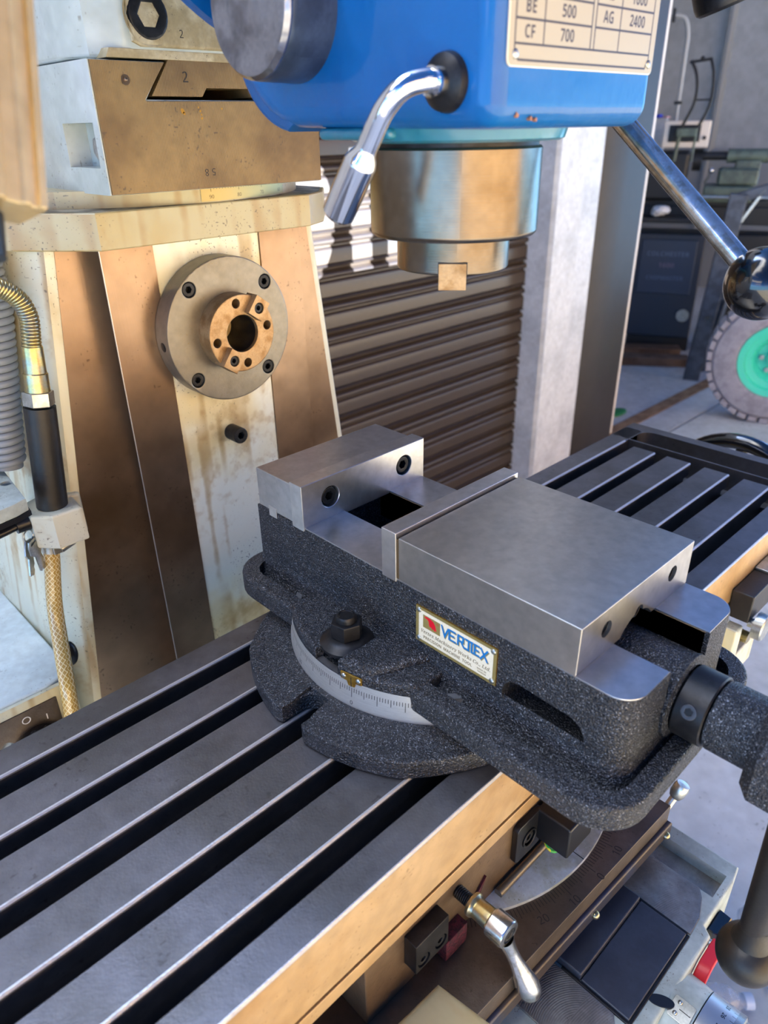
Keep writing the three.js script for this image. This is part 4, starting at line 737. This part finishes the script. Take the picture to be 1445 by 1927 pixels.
// ---------------------------------------------------------------- saddle with swivel scale
{
  const s = thing('mill_saddle', 'dark brown steel swivel saddle with an engraved degree scale under the table', 'saddle');
  const yP = -.165;
  const edge = (x) => .2036 + (x + .1336) * .0433;
  obj('base_plate', ext('y', [[-.30, -.16], [.126, -.16], [.126, edge(.126)], [-.30, edge(-.30)]], -.190, yP, .0012), M.steelDark, s, 'dark steel plate with the degree scale');
  obj('front_rail', ext('y', [[-.30, edge(-.30) - .03], [.129, edge(.129) - .03], [.129, edge(.129) + .0045], [-.30, edge(-.30) + .0045]], -.2080, -.1880, .0035, [], 3), std({ map: mottled('#3b3f52', '#4a4038', .2, 4, 191), metalness: .5, roughness: .4 }), s, 'dark wiper rail along the saddle front');
  for (const [x, y] of [[.118, -.199], [-.008, -.199]]) obj('screw', T(new THREE.SphereGeometry(.0042, 18, 12), x, y, edge(x) + .0050), M.zincYellow, s);
  obj('lower_body', box(-.30, .120, -.2255, -.205, -.16, .200), M.blackPaint, s);
  obj('swivel_disc', cyl('y', .1895, .1890, .0035, XC, yP + .0012, -.002, 128), std({ map: mottled('#c3cfd7', '#aab0a4', .14, 6, 193, .4, .75, '#6c6a4e'), metalness: .1, roughness: .45 }), s, 'pale grey swivel disc with oil stains');
  const ticks = [];
  for (let d = -46; d <= 40; d++) { const L = d % 10 === 0 ? .0125 : d % 5 === 0 ? .0105 : .0075, g = box(-.00032, .00032, yP - .0002, yP + .00012, .1905, .1905 + L); g.rotateY(d * Math.PI / 180); ticks.push(T(g, XC, 0, -.002)); }
  obj('degree_marks', ticks, M.engrave, s, 'engraved degree ticks');
  for (const [q, d] of [['40', -42], ['30', -30.5], ['20', -20.2], ['10', -10.3], ['0', 0], ['10', 9.6], ['20', 20]]) { const g = glyphs(q, .0072); g.rotateX(-Math.PI / 2); T(g, 0, yP - .0002, .2085 - Math.abs(d) * .00003); g.rotateY(d * Math.PI / 180); obj('number', T(g, XC, 0, -.002), M.engrave, s); }
  obj('zero_mark', T(box(-.0004, .0004, yP + .0028, yP + .0031, .1760, .1890), XC + .002, 0, -.002), M.engrave, s);
  // upper part carrying the table
  obj('table_guide', box(-.2335, .27, yP, -.0890, -.145, .1468, .0012), M.steelMid, s, 'brown steel front of the table guide');
  obj('guide_strip', box(-.30, .40, -.0890, -.0745, -.145, .1492, .0008), M.steelSide, s, 'long brown steel strip under the table edge');
  obj('guide_top', box(-.30, .40, -.0745, -.0637, -.14, .134), M.slot, s);
  obj('chip_strip', rod([-.078, yP + .0055, .1525], [.20, yP + .0055, .1525], .0042, .0042, 20), M.flange, s, 'pale round strip along the foot of the guide');
  obj('felt_wiper', [ext('z', [[-.1140, -.1445], [-.1020, -.1440], [-.0930, -.1240], [-.1020, -.1330]], .1466, .1490, 0), ext('z', [[-.1545, -.1640], [-.1280, -.1640], [-.1280, -.1400], [-.1545, -.1400]], .1466, .1580, .0008)], M.felt, s, 'dark red felt wipers');
  // stop block with two socket screws
  const b = thing('stop_block', 'black steel stop block with two socket screws under the table edge', 'stop block');
  obj('block', cut(new RoundedBoxGeometry(.0376, .0346, .0130, 2, .0008).translate(-.1739, -.1153, .1535), ...[[-.1836, -.1235], [-.1640, -.1222]].map(([x, y]) => cyl('z', .0068, .0068, .012, x, y, .160, 24))), M.blackMetal, b);
  for (const [x, y] of [[-.1836, -.1235], [-.1640, -.1222]]) obj('screw', moved(capScrew(.0056, .006, .0028), x, y, .1592), M.blackMetal, b);
  tag(obj('table_oiler', [lathe('z', [[.0018, .001], [.0042, .0012], [.005, 0]].reverse(), -.1640, -.1480, .1468, 20), T(new THREE.SphereGeometry(.0018, 12, 8), -.1640, -.1480, .1476)], M.brass), 'tiny brass ball oiler just below the black stop block', 'oiler');
  // clamp lever on a threaded stud
  const l = thing('clamp_lever', 'polished steel clamp lever on a threaded stud under the table edge', 'lever');
  const sx = -.1300, sy = -.1070, th = []; for (let i = 0; i < 9; i++) th.push(T(new THREE.TorusGeometry(.0050, .0009, 6, 24), sx, sy, .1485 + i * .0019));
  obj('stud', [cyl('z', .0048, .0048, .025, sx, sy, .1597, 24), ...th], M.blackMetal, l, 'black threaded stud');
  obj('sleeve', lathe('z', [[.004, .1625], [.0098, .1625], [.0104, .1640], [.0104, .1655], [.0092, .1670], [.0086, .1690], [.0090, .1800], [.0088, .1835], [.006, .184]], sx, sy, 0, 40), M.zincYellow, l);
  obj('head', [lathe('z', [[.006, .1825], [.0105, .1830], [.0118, .1845], [.0120, .1985], [.0112, .2000], [.0070, .2004], [.0068, .1980], [.0, .1980]], sx, sy, 0, 48),
    sweepLathe([[.0072, 0], [.0060, .010], [.0055, .020], [.0060, .032], [.0076, .045], [.0095, .058], [.0102, .066], [.0094, .0735], [.0060, .0785], [.0, .0800]], [sx + .0005, sy - .009, .1960], [.24, -1, .28])], M.chromeWorn, l);
  obj('cap_screw', [T(new THREE.TorusGeometry(.0050, .0013, 8, 28), sx, sy, .1990), cyl('z', .0042, .0042, .002, sx, sy, .1985, 24)], M.blackMetal, l);
  // limit switch
  const k = thing('limit_switch', 'black limit switch with a yellow green wire loop under the vise corner', 'switch');
  obj('mount_plate', ext('z', rrect(-.0560, -.0170, -.1430, -.0960, .006), .1471, .1530, .0012, [circlePts(-.0370, -.1210, .0095, 28)]), M.plastic, k);
  obj('washer', [T(new THREE.TorusGeometry(.0090, .0012, 8, 32), -.0370, -.1210, .1535), ...moved(capScrew(.0065, .006, .0032), -.0370, -.1210, .1530)], M.blackMetal, k);
  obj('housing', box(-.0250, .0160, -.1330, -.0950, .1500, .1860, .0025), M.plastic, k);
  obj('wire_loop', tube([[-.018, -.1300, .158], [-.024, -.1330, .164], [-.0230, -.1370, .170], [-.0110, -.1390, .174], [-.002, -.1370, .172], [.004, -.1310, .168]], .0017, 40, 10), std({ map: dataTex(64, [.02, 1], (u) => (u % 1 < .5 ? hex('#c9c21a') : hex('#1f8f3a'))), roughness: .35 }), k, 'yellow and green wire loop');
  // cream casting at the lower edge
  const cc = thing('cream_casting', 'yellowed cream casting corner at the bottom edge below the stop block', 'casting');
  obj('block', ext('y', [[-.1765, .1690], [-.1690, .2200], [-.1720, .2350], [-.30, .2350], [-.290, .1640], [-.2300, .1660]], -.1648, -.1500, .006, [], 4), M.paintOilyDim, cc);
  tag(obj('cream_flange', ext('y', [[-.262, .149], [-.238, .150], [-.250, .160], [-.29, .160], [-.30, .149]], -.1648, -.150, .004), M.paint), 'small cream painted flange edge left of the casting corner at the bottom edge', 'flange');
  // white lever knob beyond the vise corner
  obj('end_knob', [sweepLathe([[0, 0], [.0060, .001], [.0078, .006], [.0080, .014], [.0066, .018], [.0, .0185]], [.1360, -.1620, .2130], [.3, .85, .2]), rod([.1360, -.1620, .2130], [.1240, -.1760, .2100], .0040)], M.zinc, s, 'round cream metal knob at the saddle end');
  // table stop at the right
  const r = thing('table_stop', 'black table stop block with a steel thumb screw at the right edge', 'table stop');
  obj('block', box(.362, .485, -.0820, -.0440, .1522, .1780, .002), M.blackPaint, r);
  obj('clip', box(.425, .52, -.0440, -.0405, .153, .172, .001), M.zinc, r);
  obj('thumb_screw', [lathe('z', [[0, .0], [.0155, .0], [.0170, -.0015], [.0170, -.012], [.006, -.012], [.006, -.02]].reverse(), .3770, -.0880, .1950, 40)], M.zinc, r);
  const q = thing('feed_bracket', 'cream painted bracket below the thumb screw at the right end of the table', 'bracket');
  obj('body', [box(.300, .372, -.170, -.0900, .1400, .1560, .003), box(.300, .45, -.19, -.150, .1400, .1680, .003)], M.paint, q);
  obj('rib', box(.352, .372, -.168, -.092, .150, .1720, .003), M.paint, q);
  obj('cap_nut', [cyl('z', .008, .008, .02, .398, -.125, .164, 24)], M.zincYellow, q);
}
// ---------------------------------------------------------------- knee
{
  const k = thing('mill_knee', 'grey painted knee with scraped steel ways and a black rubber cover in front', 'knee');
  const yT = -.236, body = [[-.165, -.335], [.168, -.335], [.168, .2815], [.148, .2850], [.0820, .2850], [.0760, .2930], [-.110, .2930], [-.165, .262]];
  obj('casting', cut(ext('y', body, -.75, yT, .0035, [], 3), box(.1150, .1480, -.252, -.22, -.40, .2770)), M.grayPaint, k);
  for (const [a, b, lab] of [[.0620, .1145, 'right scraped steel way'], [-.106, -.0520, 'left scraped steel way']]) obj('knee_way', ext('y', [[a, -.33], [b, -.33], [b, .264], [b - .008, .2700], [b - .03, .2780], [a, .2790]], yT - .02, yT + .0022, .0012), M.kneeWay, k, lab);
  obj('channel_floor', box(.1152, .1478, -.2535, -.2515, -.33, .2765), M.kneeWay, k);
  obj('rubber_cover', [box(-.0490, .0585, yT - .004, yT + .0042, .2290, .2765, .0012), box(-.0490, .0585, yT - .004, yT + .0095, .150, .2285, .002)], M.rubber, k, 'black rubber way cover');
  obj('cover_strip', [box(.0590, .0618, yT, yT + .0026, .2230, .2770, .0005), box(-.0520, -.0495, yT, yT + .0026, .21, .2770, .0005), box(-.05, .06, yT - .002, yT + .0020, .2768, .2795, .0006)], M.blackMetal, k);
  obj('dial_boss', [lathe('z', [[.044, .26], [.0440, .3060], [.0430, .3150], [.02, .315]], .006, -.280, 0, 56)], M.grayPaint, k, 'round grey boss of the cross feed');
  const tagp = obj('index_plate', (() => { const g = ext('z', rrect(-.0095, .0095, -.0095, .0095, .002), 0, .0012, .0002); g.rotateX(-Math.PI / 2); g.rotateZ(.28); return T(g, -.0065, -.2378, .3040); })(), M.zinc, k, 'small index plate with two rivets');
  for (const d of [-.005, .005]) obj('rivet', T(new THREE.SphereGeometry(.0022, 14, 10), -.0068 + d * .96, -.2366 + d * .28, .3005), M.zinc, tagp);
  obj('index_mark', (() => { const g = box(-.0003, .0003, .0012, .0015, -.003, .007); g.rotateZ(.28); return T(g, -.0065, -.2378, .3050); })(), M.engrave, tagp);
  const dt = canvasTex(1024, 128, (g, w, h) => { g.fillStyle = '#a9abad'; g.fillRect(0, 0, w, h); g.fillStyle = '#22252a'; g.font = 'bold 22px sans-serif'; g.textAlign = 'center'; for (let i = 0; i < 200; i++) g.fillRect(i / 200 * w, 0, 1.6, i % 5 ? 26 : 40); for (let i = 0; i < 20; i++) g.fillText(String(40 - i * 2), (i + .5) / 20 * w, 70); });
  const dg = new THREE.CylinderGeometry(.0435, .0435, .030, 96, 1, true); dg.rotateX(Math.PI / 2); dg.rotateZ(.55); T(dg, .006, -.280, .3310); dg.userData.keepUV = true;
  obj('feed_dial', dg, std({ map: dt, metalness: .7, roughness: .35 }), k, 'graduated steel feed dial');
  obj('dial_core', [lathe('z', [[.02, .3150], [.043, .3160], [.0432, .3455], [.040, .3470], [.040, .354], [.02, .355]], .006, -.280, 0, 64)], M.zinc, k);
  obj('oval_plug', (() => { const g = cyl('y', .0085, .0085, .001, 0, 0, 0, 32); g.scale(.62, 1, 1.3); g.rotateY(.5); return T(g, -.0125, yT + .0006, .2880); })(), M.plastic, k);
  const rl = thing('knee_lock', 'flat red plastic grip on a short steel rod at the knee front', 'lock lever');
  obj('rod', rod([.0755, -.246, .284], [.0765, -.246, .297], .0033), M.zinc, rl);
  obj('grip', ext('z', [[.0800, -.2415], [.0800, -.2490], [.0560, -.2510], [.0480, -.2600], [.0405, -.2660], [.0380, -.2610], [.0450, -.2490], [.0520, -.2430]], .2945, .3065, .0015, [], 2, .8), M.red, rl);
  tag(obj('rubber_block', ext('y', [[.0900, .2855], [.1200, .2855], [.1185, .2985], [.0920, .2985]], -.275, -.2500, .0012, [], 1, .3), M.bakelite), 'small black tapered block on the knee front beside the red grip', 'block');
}
// crumpled plastic bottles on the yard floor below the knee
{
  const pet = phys({ color: '#dfe6ee', roughness: .12, transmission: .75, thickness: 0, ior: 1.45, bumpMap: TX.orange, bumpScale: .003 }), capM = std({ color: '#b9c8de', roughness: .4 });
  const labs = ['clear plastic bottle lying on the floor, topmost of the pile below the knee', 'clear plastic bottle lying on the floor beside the black crank boss', 'clear plastic bottle lying on the floor behind the red grip', 'clear plastic bottle lying on the floor at the bottom right corner', 'clear plastic bottle lying on the floor deepest under the knee front'];
  const mk = () => {
    const b = thing('plastic_bottle', labs[0], 'bottle', [0, 0, 0], 0, 'plastic bottles below the knee');
    const g = lathe('x', [[0, 0], [.030, .002], [.034, .010], [.0335, .05], [.031, .055], [.0335, .06], [.0335, .085], [.031, .09], [.0335, .095], [.034, .13], [.028, .160], [.014, .180], [.013, .195]], 0, 0, 0, 40), p = g.attributes.position, n = noiseFn(8, 77);
    for (let i = 0; i < p.count; i++) { const q = .9 + .2 * n(p.getX(i) * 6, p.getY(i) * 9 + p.getZ(i) * 7 + .5); p.setY(i, p.getY(i) * q); p.setZ(i, p.getZ(i) * q); }
    obj('shell', creased(g, .5), pet, b); obj('cap', cyl('x', .015, .015, .016, .198, 0, 0, 24), capM, b);
    return b;
  };
  const b0 = mk(), put = (o, x, z, ry, y = FY + .036) => { o.position.set(x, y, z); o.rotation.set(0, ry, .03); };
  put(b0, .76, .22, -.8); [[.69, .285, -.8], [.62, .345, -.8], [.47, .15, -.8]].forEach(([x, z, r], i) => put(copy(b0, labs[i + 1]), x, z, r));
  tag(obj('drain_board', box(.50, .86, FY + .001, FY + .004, .09, .14), M.rubber), 'thin dark strip lying on the floor beside the plastic bottles', 'strip');
}
renderer.render(scene, camera);
